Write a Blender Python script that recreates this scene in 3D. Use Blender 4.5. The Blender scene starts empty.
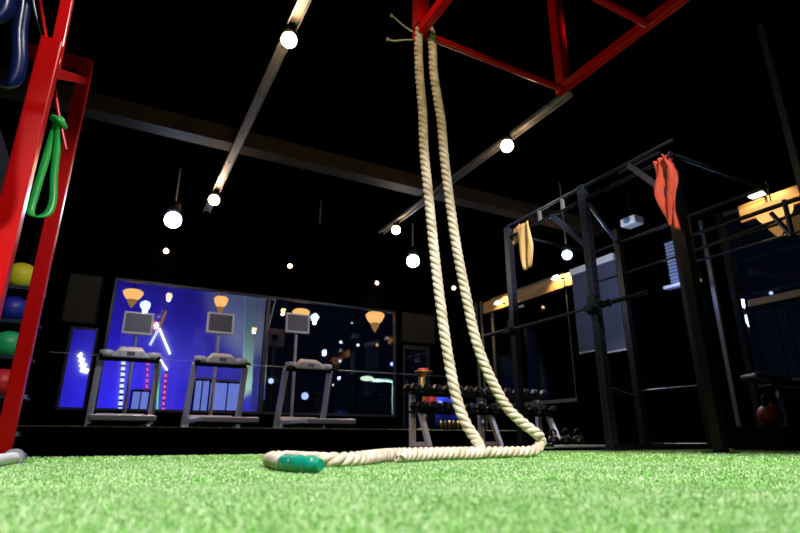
import bpy, math, random
from mathutils import Vector, Matrix
R = math.radians
random.seed(7)
scene = bpy.context.scene
COL = scene.collection
V = Vector

# ------------------------------------------------------------------ survey of the room
# Room axes: X runs along the glazed back wall, Y towards it, Z up (metres).
CAM = V((0, 0, .09)); PITCH = R(18.03); YAW = R(28); F = 533.0
FW = V((math.sin(YAW), math.cos(YAW), 0)); RT = V((math.cos(YAW), -math.sin(YAW), 0)); UP = V((0, 0, 1))
def ray(px, py):
    a = (px-400)/F; b = (266.5-py)/F
    c, s = math.cos(PITCH), math.sin(PITCH)
    return FW*(c-b*s) + UP*(s+b*c) + RT*a
def onX(px, py, X): d = ray(px, py); return CAM + d*((X-CAM.x)/d.x)
def onY(px, py, Y): d = ray(px, py); return CAM + d*((Y-CAM.y)/d.y)
def onZ(px, py, Z): d = ray(px, py); return CAM + d*((Z-CAM.z)/d.z)
def onF(px, py, D):
    d = ray(px, py); return CAM + d*(D/(d.dot(FW)))

# ------------------------------------------------------------------ materials
def mat(name, col, rough=.6, metal=0, spec=.5, emit=None, es=0, trans=0, bump=None, noise=None):
    m = bpy.data.materials.new(name); m.use_nodes = True
    nt = m.node_tree; b = nt.nodes['Principled BSDF']
    b.inputs['Base Color'].default_value = (*col, 1)
    b.inputs['Roughness'].default_value = rough
    b.inputs['Metallic'].default_value = metal
    b.inputs['Specular IOR Level'].default_value = spec
    if trans: b.inputs['Transmission Weight'].default_value = trans
    if emit:
        b.inputs['Emission Color'].default_value = (*emit, 1); b.inputs['Emission Strength'].default_value = es
    if noise or bump:
        tc = nt.nodes.new('ShaderNodeTexCoord')
        n = nt.nodes.new('ShaderNodeTexNoise')
        nt.links.new(tc.outputs['Object'], n.inputs['Vector'])
        n.inputs['Scale'].default_value = (noise or bump)[0]; n.inputs['Detail'].default_value = 6
        if noise:
            r = nt.nodes.new('ShaderNodeValToRGB'); nt.links.new(n.outputs['Fac'], r.inputs['Fac'])
            r.color_ramp.elements[0].position = .3; r.color_ramp.elements[0].color = (*noise[1], 1)
            r.color_ramp.elements[1].position = .7; r.color_ramp.elements[1].color = (*col, 1)
            nt.links.new(r.outputs['Color'], b.inputs['Base Color'])
        if bump:
            bp = nt.nodes.new('ShaderNodeBump'); bp.inputs['Strength'].default_value = bump[1]; bp.inputs['Distance'].default_value = .01
            nt.links.new(n.outputs['Fac'], bp.inputs['Height']); nt.links.new(bp.outputs['Normal'], b.inputs['Normal'])
    return m
def emis(name, col, s):
    m = bpy.data.materials.new(name); m.use_nodes = True; nt = m.node_tree; nt.nodes.clear()
    e = nt.nodes.new('ShaderNodeEmission'); o = nt.nodes.new('ShaderNodeOutputMaterial')
    e.inputs[0].default_value = (*col, 1); e.inputs[1].default_value = s
    nt.links.new(e.outputs[0], o.inputs[0]); return m
def glass(name, tint=(1, 1, 1), refl=1.0):
    m = bpy.data.materials.new(name); m.use_nodes = True; nt = m.node_tree; nt.nodes.clear()
    t = nt.nodes.new('ShaderNodeBsdfTransparent'); t.inputs[0].default_value = (*tint, 1)
    g = nt.nodes.new('ShaderNodeBsdfGlossy'); g.inputs['Roughness'].default_value = .02
    f = nt.nodes.new('ShaderNodeFresnel'); f.inputs[0].default_value = 1.45
    x = nt.nodes.new('ShaderNodeMixShader'); o = nt.nodes.new('ShaderNodeOutputMaterial')
    nt.links.new(f.outputs[0], x.inputs[0]); nt.links.new(t.outputs[0], x.inputs[1]); nt.links.new(g.outputs[0], x.inputs[2])
    nt.links.new(x.outputs[0], o.inputs[0]); return m

M = {}
M['black_wall'] = mat('black_wall', (.0006, .0006, .0007), .95, spec=0)
M['rubber_floor'] = mat('rubber_floor', (.0006, .0006, .0006), .95, spec=0)
M['beam_paint'] = mat('beam_paint', (.04, .027, .02), .6, spec=.15, noise=(3, (.025, .017, .013)))
M['red'] = mat('red_powder_coat', (.58, .002, .003), .28, spec=.4)
M['black_steel'] = mat('black_steel', (.006, .006, .007), .35, spec=.4)
M['blue_lit_steel'] = mat('black_steel_blue_lit', (.02, .028, .06), .35, spec=.5)  # black steel with its blue edge light put into the colour
M['holes'] = mat('pierced_edge', (.35, .36, .4), .4, metal=.6)
M['matte_black'] = mat('matte_black', (.0018, .0018, .0018), .75, spec=.1)
M['white_paint'] = mat('white_paint', (.72, .72, .76), .4)
M['silver'] = mat('silver_plastic', (.48, .48, .54), .35, metal=.3)
M['grey_plastic'] = mat('grey_plastic', (.42, .40, .40), .4)
M['steel_track'] = mat('steel_track', (.30, .29, .30), .45, metal=.6, noise=(4, (.18, .18, .19)))
M['chrome'] = mat('chrome', (.8, .8, .82), .2, metal=1)
M['gold'] = mat('brass', (.75, .5, .12), .3, metal=.9)
M['screen'] = mat('screen_glass', (.02, .02, .03), .45, emit=(.10, .09, .12), es=.28)
M['belt'] = mat('treadmill_belt', (.006, .006, .006), .8)
M['turf'] = None
M['turf_mat'] = mat('turf_backing', (.16, .38, .07), .9, spec=.1, noise=(90, (.10, .26, .04)), bump=(300, .8))
M['blade'] = mat('turf_blade', (.24, .46, .13), .6, spec=.2, noise=(5, (.13, .33, .06)))
M['blade_pale'] = mat('turf_blade_pale', (.60, .68, .44), .55, spec=.3, noise=(5, (.42, .56, .28)))
M['rope'] = mat('rope_fibre', (.66, .56, .46), .85, spec=.12, noise=(16, (.36, .28, .20)), bump=(220, .9))
M['green_wrap'] = mat('green_wrap', (.0, .20, .13), .35, spec=.5)
M['green_band'] = mat('green_rubber', (.02, .42, .07), .35)
M['blue_band'] = mat('blue_rubber', (.003, .007, .05), .2)
M['yellow'] = mat('yellow_rubber', (.8, .72, .03), .45); M['blue'] = mat('blue_rubber_ball', (.01, .02, .35), .45)
M['green'] = mat('green_rubber_ball', (.02, .45, .17), .45); M['redball'] = mat('red_rubber_ball', (.7, .03, .04), .45)
M['cloth_yellow'] = mat('cloth_yellow', (.95, .60, .27), .8, bump=(60, .4))
M['cloth_orange'] = mat('cloth_orange', (.95, .12, .075), .7, bump=(25, .5))
M['glass'] = glass('window_glass', (.9, .92, .95))
M['mullion'] = mat('mullion', (.03, .03, .035), .4)
M['pale_trim'] = mat('pale_trim', (.10, .105, .085), .5)
M['hoarding'] = mat('hoarding', (.45, .45, .5), .8, noise=(1.2, (.3, .3, .36)))
M['asphalt'] = mat('asphalt', (.01, .01, .012), .9)
M['pale_green'] = mat('pale_green_steel', (.42, .62, .38), .5)
M['blind'] = mat('roller_blind', (.055, .065, .115), .8)
M['bulb_warm'] = emis('bulb_warm', (1, .62, .30), 26)
M['bulb_cool'] = emis('bulb_cool', (.55, .72, 1), 34)
M['glow_body'] = emis('glow_body', (1, .50, .15), 1.3)  # emissive colour for the warm reflected glows
M['glow_tip'] = emis('glow_tip', (1, .48, .14), .35)
M['white_lamp'] = emis('white_lamp', (1, .93, .86), 2.5)
M['led_white'] = emis('led_white', (.45, .5, 1), 2.2); M['led_red'] = emis('led_red', (1, .12, .3), 1.4)
M['neon'] = emis('neon_white', (.75, .75, 1), 4); M['led_green'] = emis('led_green', (.2, .9, .4), 1.0)
M['lit_shop'] = emis('lit_shopfront', (.24, .32, 1), .7)
M['lamp_head'] = emis('street_lamp_head', (.75, 1, .7), 1.1)

def wood():
    m = bpy.data.materials.new('plywood'); m.use_nodes = True; nt = m.node_tree; b = nt.nodes['Principled BSDF']
    tc = nt.nodes.new('ShaderNodeTexCoord'); mp = nt.nodes.new('ShaderNodeMapping'); mp.inputs['Scale'].default_value = (1, .35, 9)
    n = nt.nodes.new('ShaderNodeTexNoise'); n.inputs['Scale'].default_value = 3; n.inputs['Detail'].default_value = 8
    r = nt.nodes.new('ShaderNodeValToRGB'); r.color_ramp.elements[0].position = .35; r.color_ramp.elements[1].position = .65
    r.color_ramp.elements[0].color = (.24, .12, .04, 1); r.color_ramp.elements[1].color = (.55, .33, .13, 1)
    nt.links.new(tc.outputs['Object'], mp.inputs[0]); nt.links.new(mp.outputs[0], n.inputs['Vector'])
    nt.links.new(n.outputs['Fac'], r.inputs[0]); nt.links.new(r.outputs[0], b.inputs['Base Color']); b.inputs['Roughness'].default_value = .6
    return m
M['plywood'] = wood()
def pierced(name, base, hole):
    m = mat(name, base, .35, spec=.45); nt = m.node_tree; b = nt.nodes['Principled BSDF']; L = nt.links
    tc = nt.nodes.new('ShaderNodeTexCoord'); sx = nt.nodes.new('ShaderNodeSeparateXYZ'); L.new(tc.outputs['Object'], sx.inputs[0])
    def mt(op, a, b_=None):
        n = nt.nodes.new('ShaderNodeMath'); n.operation = op
        for i, q in enumerate((a, b_)):
            if q is None: continue
            if isinstance(q, (int, float)): n.inputs[i].default_value = q
            else: L.new(q, n.inputs[i])
        return n.outputs[0]
    h = mt('MINIMUM', mt('ABSOLUTE', sx.outputs[0]), mt('ABSOLUTE', sx.outputs[1]))
    z = mt('MULTIPLY', mt('SUBTRACT', mt('FRACT', mt('MULTIPLY', sx.outputs[2], 1/.075)), .5), .075)
    d = mt('SQRT', mt('ADD', mt('MULTIPLY', h, h), mt('MULTIPLY', z, z)))
    k = mt('LESS_THAN', d, .015)
    x = nt.nodes.new('ShaderNodeMix'); x.data_type = 'RGBA'; L.new(k, x.inputs[0]); x.inputs[6].default_value = (*base, 1); x.inputs[7].default_value = (*hole, 1)
    L.new(x.outputs[2], b.inputs['Base Color']); return m
def led_dots(name, col, s):
    m = emis(name, col, s); nt = m.node_tree; L = nt.links; e = nt.nodes['Emission']
    tc = nt.nodes.new('ShaderNodeTexCoord'); sx = nt.nodes.new('ShaderNodeSeparateXYZ'); L.new(tc.outputs['Object'], sx.inputs[0])
    a = nt.nodes.new('ShaderNodeMath'); a.operation = 'MULTIPLY'; L.new(sx.outputs[2], a.inputs[0]); a.inputs[1].default_value = 7
    f = nt.nodes.new('ShaderNodeMath'); f.operation = 'FRACT'; L.new(a.outputs[0], f.inputs[0])
    g = nt.nodes.new('ShaderNodeMath'); g.operation = 'LESS_THAN'; L.new(f.outputs[0], g.inputs[0]); g.inputs[1].default_value = .62
    h = nt.nodes.new('ShaderNodeMath'); h.operation = 'MULTIPLY'; L.new(g.outputs[0], h.inputs[0]); h.inputs[1].default_value = s
    L.new(h.outputs[0], e.inputs[1]); return m
M['pierced_blue_lit'] = pierced('pierced_steel_blue_lit', (.017, .021, .045), (.003, .003, .004))  # blue-lit copy of the pierced black steel
M['pierced_black'] = pierced('pierced_black_steel', (.003, .003, .0035), (.001, .001, .001))
M['led_white_dots'] = led_dots('led_white_dots', (.45, .5, 1), 2.2)
M['led_red_dots'] = led_dots('led_red_dots', (1, .12, .3), 1.4)
def louvre():
    m = bpy.data.materials.new('ribbed_shutter'); m.use_nodes = True; nt = m.node_tree; b = nt.nodes['Principled BSDF']
    b.inputs['Base Color'].default_value = (.06, .05, .035, 1); b.inputs['Roughness'].default_value = .4
    return m
M['shutter'] = louvre()
M['blue_shutter'] = mat('blue_grey_shutter', (.25, .3, .45), .4)

# ------------------------------------------------------------------ mesh builder
class MB:
    def __init__(s): s.v = []; s.f = []; s.m = []; s.s = []
    def add(s, vs, fs, mi=0, smooth=False):
        o = len(s.v); s.v += [V(p) for p in vs]
        for f in fs: s.f.append([i+o for i in f]); s.m.append(mi); s.s.append(smooth)
        return s
    def box(s, c, d, rot=None, mi=0, ch=0.0):
        c = V(c); hx, hy, hz = d[0]/2, d[1]/2, d[2]/2
        P = [V((x*hx, y*hy, z*hz)) for z in (-1, 1) for x, y in ((-1, -1), (1, -1), (1, 1), (-1, 1))]
        if rot is not None: P = [rot @ p for p in P]
        return s.add([p+c for p in P], [(3, 2, 1, 0), (4, 5, 6, 7), (0, 1, 5, 4), (1, 2, 6, 5), (2, 3, 7, 6), (3, 0, 4, 7)], mi)
    def bar(s, a, b, w, h, mi=0, up=(0, 0, 1)):
        a, b = V(a), V(b); d = (b-a); L = d.length; d.normalize(); up = V(up)
        if abs(d.dot(up)) > .98: up = V((0, 1, 0))
        x = d.cross(up).normalized(); z = x.cross(d).normalized()
        rot = Matrix((x, d, z)).transposed()
        return s.box((a+b)/2, (w, L, h), rot, mi)
    def tube(s, pts, r, n=10, mi=0, cap=True, closed=False):
        pts = [V(p) for p in pts]; N = len(pts); rs = r if isinstance(r, (list, tuple)) else [r]*N
        vs = []; prev = None
        for i, p in enumerate(pts):
            if closed: t = pts[(i+1) % N]-pts[i-1]
            else: t = pts[min(i+1, N-1)]-pts[max(i-1, 0)]
            t.normalize()
            if prev is None:
                u = t.cross(V((0, 0, 1))) if abs(t.z) < .9 else t.cross(V((1, 0, 0)))
            else: u = prev - t*prev.dot(t)
            u.normalize(); prev = u; w = t.cross(u)
            for k in range(n):
                a = 2*math.pi*k/n; vs.append(p+(u*math.cos(a)+w*math.sin(a))*rs[i])
        fs = []
        for i in range(N if closed else N-1):
            j = (i+1) % N
            for k in range(n):
                k2 = (k+1) % n; fs.append((i*n+k, i*n+k2, j*n+k2, j*n+k))
        s.add(vs, fs, mi, True)
        if cap and not closed:
            s.add(vs[:n][::-1], [tuple(range(n))], mi); s.add(vs[-n:], [tuple(range(n))], mi)
        return s
    def lathe(s, c, prof, n=20, mi=0, axis='Z'):
        c = V(c); vs = []; fs = []
        for r, z in prof:
            for k in range(n):
                a = 2*math.pi*k/n; x, y = r*math.cos(a), r*math.sin(a)
                p = {'Z': V((x, y, z)), 'Y': V((x, z, y)), 'X': V((z, x, y))}[axis]
                vs.append(c+p)
        for i in range(len(prof)-1):
            for k in range(n):
                k2 = (k+1) % n; q = (i*n+k, i*n+k2, (i+1)*n+k2, (i+1)*n+k)
                fs.append(q if axis != 'Y' else q[::-1])
        return s.add(vs, fs, mi, True)
    def sphere(s, c, r, n=20, mi=0, sq=1):
        prof = [(max(1e-4, r*math.sin(math.pi*i/(n//2))), -r*sq*math.cos(math.pi*i/(n//2))) for i in range(n//2+1)]
        return s.lathe(c, prof, n, mi)
    def strip(s, rows, mi=0, smooth=True):       # grid of points
        n = len(rows[0]); vs = [p for r in rows for p in r]; fs = []
        for i in range(len(rows)-1):
            for k in range(n-1): fs.append((i*n+k, i*n+k+1, (i+1)*n+k+1, (i+1)*n+k))
        return s.add(vs, fs, mi, smooth)
    def build(s, name, mats, parent=None, bevel=0, solid=0):
        if not isinstance(mats, (list, tuple)): mats = [mats]
        if parent is not None:
            q = parent; off = V((0, 0, 0))
            while q: off += V(q.location); q = q.parent
        else:
            lo = V((min(p.x for p in s.v), min(p.y for p in s.v), min(p.z for p in s.v)))
            hi = V((max(p.x for p in s.v), max(p.y for p in s.v), max(p.z for p in s.v)))
            off = V(((lo.x+hi.x)/2, (lo.y+hi.y)/2, lo.z))
        me = bpy.data.meshes.new(name)
        me.from_pydata([tuple(p-off) for p in s.v], [], s.f)
        me.polygons.foreach_set('material_index', s.m); me.polygons.foreach_set('use_smooth', s.s)
        for m in mats: me.materials.append(m)
        me.validate(); me.update()
        o = bpy.data.objects.new(name, me); COL.objects.link(o)
        if parent is not None: o.parent = parent
        else: o.location = off
        if solid:
            md = o.modifiers.new('s', 'SOLIDIFY'); md.thickness = solid; md.offset = 0
        if bevel:
            md = o.modifiers.new('b', 'BEVEL'); md.width = bevel; md.segments = 2; md.limit_method = 'ANGLE'
        return o

def tag(o, label=None, cat=None, group=None, kind=None):
    if label: o['label'] = label
    if cat: o['category'] = cat
    if group: o['group'] = group
    if kind: o['kind'] = kind
    return o
def thing(name, loc, label, cat, group=None):
    o = bpy.data.objects.new(name, None); COL.objects.link(o); o.location = V(loc); o.empty_display_size = .1
    return tag(o, label, cat, group)
def struct(o, label=None): return tag(o, label, None, None, 'structure')
def copy_tree(o, parent=None):
    c = o.copy(); COL.objects.link(c); c.parent = parent
    for ch in list(o.children): copy_tree(ch, c)
    return c
def lamp(kind, loc, energy, col=(1, 1, 1), size=.3, rot=None, target=None, spot=None, blend=.5, name='light'):
    l = bpy.data.lights.new(name, kind); l.energy = energy; l.color = col
    if kind == 'AREA': l.shape = 'RECTANGLE'; l.size = size if not isinstance(size, tuple) else size[0]; l.size_y = size if not isinstance(size, tuple) else size[1]
    else: l.shadow_soft_size = size
    if spot: l.spot_size = spot; l.spot_blend = blend
    o = bpy.data.objects.new(name, l); COL.objects.link(o); o.location = V(loc)
    if target is not None: o.rotation_euler = (V(target)-V(loc)).to_track_quat('-Z', 'Y').to_euler()
    o['kind'] = 'structure'
    return o

# ------------------------------------------------------------------ the room
XL, XR, YB, YF, ZC = -1.9, 8.0, 11.5, -3.0, 4.25
PZ, PY, PX1 = .245, 8.4, 7.3          # raised platform: top height, front edge, right end
SZ = .60                             # window sill height
TZ = 3.15                            # back window head height
struct(MB().box(((XL+XR)/2, (YF+YB)/2, -.06), (XR-XL+.4, YB-YF+.4, .1)).build('floor', M['rubber_floor']), 'black rubber gym floor')
struct(MB().box(((XL+XR)/2, (YF+YB)/2, ZC+.05), (XR-XL+.4, YB-YF+.4, .1)).build('ceiling', M['black_wall']), 'black painted ceiling')
struct(MB().box((XL-.05, (YF+YB)/2, ZC/2), (.1, YB-YF, ZC+.1)).build('wall_left', mat('left_wall', (.05, .055, .07), .6, spec=.3)), 'dark left wall')
struct(MB().box(((XL+XR)/2, YF-.05, ZC/2), (XR-XL, .1, ZC+.1)).build('wall_rear', M['black_wall']))
w = MB()
# back wall with openings:  small window | big glazing | door bay
xa0, xa1 = onY(64, 360, YB).x, onY(94, 360, YB).x        # small left window
xb0, xb1 = onY(103, 350, YB).x, onY(397, 350, YB).x      # big glazing
xc0, xc1 = onY(403, 350, YB).x, onY(431, 350, YB).x      # door bay
def wallbox(x0, x1, z0, z1): w.box(((x0+x1)/2, YB+.08, (z0+z1)/2), (x1-x0, .16, z1-z0))
wallbox(XL, XR+.1, TZ, ZC); wallbox(XL, xa0, 0, TZ); wallbox(xa1, xb0, 0, TZ)
wallbox(xa0, xa1, 0, SZ); wallbox(xb0, xb1, 0, SZ); wallbox(xb1, xc0, 0, TZ); wallbox(xc1, XR+.1, 0, TZ)
wallbox(xc0, xc1, 0, PZ+.02)
struct(w.build('wall_back', M['black_wall']), 'black wall around the back windows')
# right wall
SR = .80; TR = 3.45
w = MB()
yr = [(onX(495, 350, XR).y), onX(566, 330, XR).y]
ys = [YF, 0.2, 1.7, 1.95, 3.4, 3.65, 4.6, onX(706, 300, XR).y, onX(574, 330, XR).y, onX(489, 350, XR).y]
y_w1a, y_w1b = onX(492, 350, XR).y, onX(570, 330, XR).y   # first big window of right wall (far)
y_w2a, y_w2b = onX(735, 300, XR).y, .6                    # near window
def rwall(y0, y1, z0, z1): w.box((XR+.08, (y0+y1)/2, (z0+z1)/2), (.16, abs(y1-y0), z1-z0))
rwall(YF, YB, TR+.42, ZC); rwall(YF, YB, 0, SR)
rwall(y_w1a, YB, SR, TR+.42); rwall(y_w2a, y_w1b, SR, TR+.42); rwall(YF, y_w2b, SR, TR+.42)
struct(w.build('wall_right', M['black_wall']), 'black wall around the right windows')

# raised platform along the back wall, covered with turf
struct(MB().box(((XL+PX1)/2, (PY+YB)/2+.0, PZ/2-.01), (PX1-XL, YB-PY, PZ-.02)).build('trim_1', M['rubber_floor']), 'black front of the raised platform')
b = MB(); b.box(((XL+PX1)/2, (PY+YB)/2-.01, PZ), (PX1-XL, YB-PY, .02), None, 1)
for i in range(5000):
    x = random.uniform(XL, PX1); y = PY-.01+random.uniform(0, .06); h = random.uniform(.008, .02); a = random.uniform(0, 3.14)
    dx, dy = .004*math.cos(a), .004*math.sin(a)
    b.add([(x-dx, y-dy, PZ+.005), (x+dx, y+dy, PZ+.005), (x+random.uniform(-.008, .008), y-random.uniform(0, .01), PZ+.008+h)], [(0, 1, 2)])
struct(b.build('trim_2', [M['blade_pale'], M['rubber_floor']]), 'green turf edge on the platform')

# ------------------------------------------------------------------ turf carpet
TY = onZ(400, 452.8, 0).y
tx0, tx1, ty0 = XL+.02, 7.6, -2.5
nt = M['turf_mat'].node_tree
g = MB().box(((tx0+tx1)/2, (ty0+TY)/2, -.004), (tx1-tx0, TY-ty0, .008)).build('turf', M['turf_mat'])
tag(g, 'bright green artificial turf carpet over the near half of the floor', 'artificial turf', kind='stuff')
b = MB()
import numpy as np
rng = np.random.default_rng(3)
def blades(n, dmin, dmax, half, hh, ww):
    # blades in an annular field in front of where people walk; density falls off away from the middle
    d = np.sqrt(rng.uniform(dmin**2, dmax**2, n)); az = rng.uniform(-half, half, n)+YAW
    x = d*np.sin(az); y = d*np.cos(az)
    k = (y < TY-.01) & (x > tx0) & (x < tx1) & (y > ty0)
    x, y = x[k], y[k]; n = len(x)
    h = hh*rng.uniform(.45, 1.0, n); a = rng.uniform(0, math.pi, n); w_ = ww*rng.uniform(.7, 1.2, n)
    la = rng.uniform(0, 2*math.pi, n); ln = h*rng.uniform(.2, 1.1, n)
    mx = x+np.cos(la)*ln*.35; my = y+np.sin(la)*ln*.35; tx = x+np.cos(la)*ln; ty = y+np.sin(la)*ln
    dx, dy = np.cos(a)*w_, np.sin(a)*w_
    z0 = np.full(n, 0.)
    P = np.stack([np.stack([x-dx, y-dy, z0], 1), np.stack([x+dx, y+dy, z0], 1), np.stack([mx+dx*.8, my+dy*.8, h*.62], 1),
                  np.stack([mx-dx*.8, my-dy*.8, h*.62], 1), np.stack([tx, ty, h], 1)], 1).reshape(-1, 3)
    return P, n
parts = [blades(150000, .3, 1.3, R(46), .0065, .0007), blades(110000, 1.3, 2.6, R(46), .0070, .0013), blades(90000, 2.6, 9.0, R(44), .008, .0032)]
P = np.concatenate([p[0] for p in parts]); n = sum(p[1] for p in parts)
me = bpy.data.meshes.new('turf_pile')
base = np.arange(n)*5
quads = np.stack([base, base+1, base+2, base+3], 1); tris = np.stack([base+3, base+2, base+4], 1)
me.vertices.add(n*5); me.vertices.foreach_set('co', P.astype(np.float32).ravel())
loops = np.concatenate([quads.ravel(), tris.ravel()])
me.loops.add(len(loops)); me.loops.foreach_set('vertex_index', loops.astype(np.int32))
me.polygons.add(2*n)
me.polygons.foreach_set('loop_start', np.concatenate([np.arange(n)*4, n*4+np.arange(n)*3]).astype(np.int32))
me.polygons.foreach_set('loop_total', np.concatenate([np.full(n, 4), np.full(n, 3)]).astype(np.int32))
pal = (rng.uniform(0, 1, n) < .45).astype(np.int32)
me.polygons.foreach_set('material_index', np.concatenate([pal, pal]))
me.materials.append(M['blade']); me.materials.append(M['blade_pale'])
me.update(calc_edges=True); me.validate()
tp = bpy.data.objects.new('turf_pile', me); COL.objects.link(tp); tp.parent = g; tp.location = -g.location
tp['kind'] = 'stuff'

# ------------------------------------------------------------------ back windows
def frame_x(b, x0, x1, z0, z1, y, t=.05, d=.08):
    b.box(((x0+x1)/2, y, z0+t/2), (x1-x0, d, t)); b.box(((x0+x1)/2, y, z1-t/2), (x1-x0, d, t))
    b.box((x0+t/2, y, (z0+z1)/2), (t, d, z1-z0-2*t)); b.box((x1-t/2, y, (z0+z1)/2), (t, d, z1-z0-2*t))
def window(n, x0, x1, z0, z1, mull=(), label=None):
    b = MB(); frame_x(b, x0, x1, z0, z1, YB+.08)
    for m in mull: b.box((m, YB+.08, (z0+z1)/2), (.07, .08, z1-z0-.1))
    o = struct(b.build('window_%d' % n, M['mullion']), label)
    MB().box(((x0+x1)/2, YB+.08, (z0+z1)/2), (x1-x0-.06, .008, z1-z0-.06)).build('pane', M['glass'], o)
    return o
xm = onY(266, 350, YB).x
window(1, xb0, xb1, SZ, TZ, (xm,), 'wide back window looking onto the blue lit hoarding')
zs = onY(80, 326, YB).z
window(2, xa0, xa1, SZ, zs, (), 'small blue lit window left of the wide one')
def shutter(name, x0, x1, z0, z1, label, n=16, m=None):
    t = thing(name, ((x0+x1)/2, YB-.02, z0), label, 'shutter')
    b = MB(); hh = (z1-z0)/n
    for i in range(n):
        z = z0+hh*(i+.5); b.box(((x0+x1)/2, YB-.02, z), (x1-x0, .015, hh*.85), Matrix.Rotation(R(28), 3, 'X'))
    b.build('louvre', m or M['shutter'], t)
    b = MB(); frame_x(b, x0-.03, x1+.03, z0-.03, z1+.03, YB-.03, .03, .05); b.build('frame', M['matte_black'], t)
    return t
w2 = MB(); w2.box(((xa0+xa1)/2, YB+.08, (zs+TZ)/2), (xa1-xa0, .1, TZ-zs)); struct(w2.build('trim_3', M['black_wall']))
shutter('shutter', onY(66, 300, YB).x, onY(99, 300, YB).x, zs+.06, TZ-.05, 'bronze ribbed shutter above the small blue window at left', 22)
zd = onY(415, 345, YB).z
w2 = MB(); w2.box(((xc0+xc1)/2, YB+.08, (zd+TZ)/2), (xc1-xc0, .1, TZ-zd)); struct(w2.build('trim_4', M['black_wall']))
shutter('shutter', xc0-.05, xc1+.1, zd+.06, TZ-.02, 'dim bronze ribbed shutter above the glass door beside the dumbbells', 14)
# glass door
b = MB(); frame_x(b, xc0, xc1, PZ+.02, zd, YB+.08, .08, .05)
dr = struct(b.build('door_1', M['mullion']), 'dark framed glass door behind the dumbbell rack')
MB().box(((xc0+xc1)/2, YB+.08, (PZ+zd)/2), (xc1-xc0-.1, .008, zd-PZ-.1)).build('pane', M['glass'], dr)
MB().tube([(xc0+.12, YB+.02, 1.1), (xc0+.12, YB+.02, 1.5)], .012).build('door_handle', M['chrome'], dr)
# thin tension cable in front of the back glazing
ca = onY(50, 352, YB-.06); cb = onY(455, 377, YB-.06)
tag(MB().tube([ca, (ca+cb)/2+V((0, 0, -.01)), cb], .006, 6).build('safety_cable', mat('cable', (.5, .55, .6), .3, metal=.5)), 'thin taut cable strung across the back windows above the treadmills', 'cable')

# ------------------------------------------------------------------ right windows
def rwindow(n, y0, y1, z0, z1, mull=(), rails=(), label=None, m='pale_trim'):
    b = MB(); t = .07; d = .08; x = XR+.06
    ym = (y0+y1)/2; L = abs(y1-y0)
    b.box((x, ym, z0+t/2), (d, L, t)); b.box((x, ym, z1-t/2), (d, L, t))
    for y in (y0, y1)+tuple(mull): b.box((x, y, (z0+z1)/2), (d, t, z1-z0))
    for z in rails: b.box((x, ym, z), (d*.7, L, .05))
    o = struct(b.build('window_%d' % n, M[m]), label)
    MB().box((x, ym, (z0+z1)/2), (.008, L-.05, z1-z0-.05)).build('pane', M['glass'], o)
    return o
rail = onX(525, 325, XR).z
rwindow(3, y_w1a, y_w1b, SR, TR-.02, (), (rail,), 'tall right window behind the near end of the dumbbell rack', 'pale_trim')
rwindow(4, y_w2a, y_w2b, SR, TR, ((y_w2a+y_w2b)/2-.3,), (), 'wide dark window in the right wall', 'mullion')
# plywood fascia over the right windows
fy0, fy1 = onX(484, 320, XR-.05).y, onX(577, 285, XR-.05).y
fz0, fz1 = onX(570, 285, XR-.06).z, onX(570, 272, XR-.06).z
print('fascia', fz0, fz1, onX(491, 313, XR-.06).z, onX(491, 302, XR-.06).z)
struct(MB().box((XR-.03, (fy0+fy1)/2, (fz0+fz1)/2), (.06, abs(fy1-fy0), fz1-fz0)).build('trim_5', M['plywood']), 'plywood fascia above the right windows')
fy2, fy3 = onX(740, 215, XR-.05).y, .6
fzt = onX(772, 194, XR-.06).z
struct(MB().box((XR-.03, (fy2+fy3)/2, fzt-.13), (.06, abs(fy3-fy2), .26)).build('trim_6', M['plywood']), 'plywood fascia at the right edge')

# pale vertical columns beside corner & near right window
def column(px, py, X, w_, n, z1=3.4, m='pale_trim'):
    p = onX(px, py, X); struct(MB().box((X, p.y, z1/2), (w_, w_, z1)).build('trim_%d' % n, M[m]))
for i, (px, py, w_) in enumerate([(479, 370, .05), (484, 370, .04), (716, 300, .06), (736, 300, .08)]):
    column(px, py, XR-.1, w_, 7+i, m='matte_black' if i > 2 else ('mullion' if i == 2 else 'pale_trim'))

# ------------------------------------------------------------------ roof beam and steel lighting tracks
bz = 3.9
pb = onZ(225, 146, bz)
bx = MB(); bx.box(((XL+XR)/2, pb.y, bz+.12), (XR-XL, .24, .24))
struct(bx.build('trim_11', M['beam_paint']), 'brown painted beam across the ceiling')
def track(x, y0, y1, label):
    t = thing('lighting_track', (x, (y0+y1)/2, bz-.07), label, 'lighting track')
    b = MB(); b.box((x, (y0+y1)/2, bz-.006), (.11, y1-y0, .006)); b.box((x-.052, (y0+y1)/2, bz-.03), (.006, y1-y0, .05)); b.box((x+.052, (y0+y1)/2, bz-.03), (.006, y1-y0, .05))
    b.build('channel', M['steel_track'], t)
    y = y0+.3
    while y < y1: MB().lathe((x, y, bz-.0105), [(.0005, -.003), (.009, -.003), (.012, 0)], 10).build('bolt', M['matte_black'], t); y += .9
    for y in (y0+.05, (y0+y1)/2+.4, y1-.05): MB().tube([(x, y, bz-.01), (x, y, ZC)], .006, 6).build('hanger_rod', M['matte_black'], t)
    return t
xt1 = onZ(255, 105, bz).x; xt2 = onZ(470, 165, bz).x
track(xt1, 1.5, onZ(205, 210, bz).y, 'long steel lighting track running from top centre toward the left treadmills')
track(xt2, onZ(566, 90, bz).y, onZ(385, 232, bz).y, 'long steel lighting track passing behind the two hanging rope strands')

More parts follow.
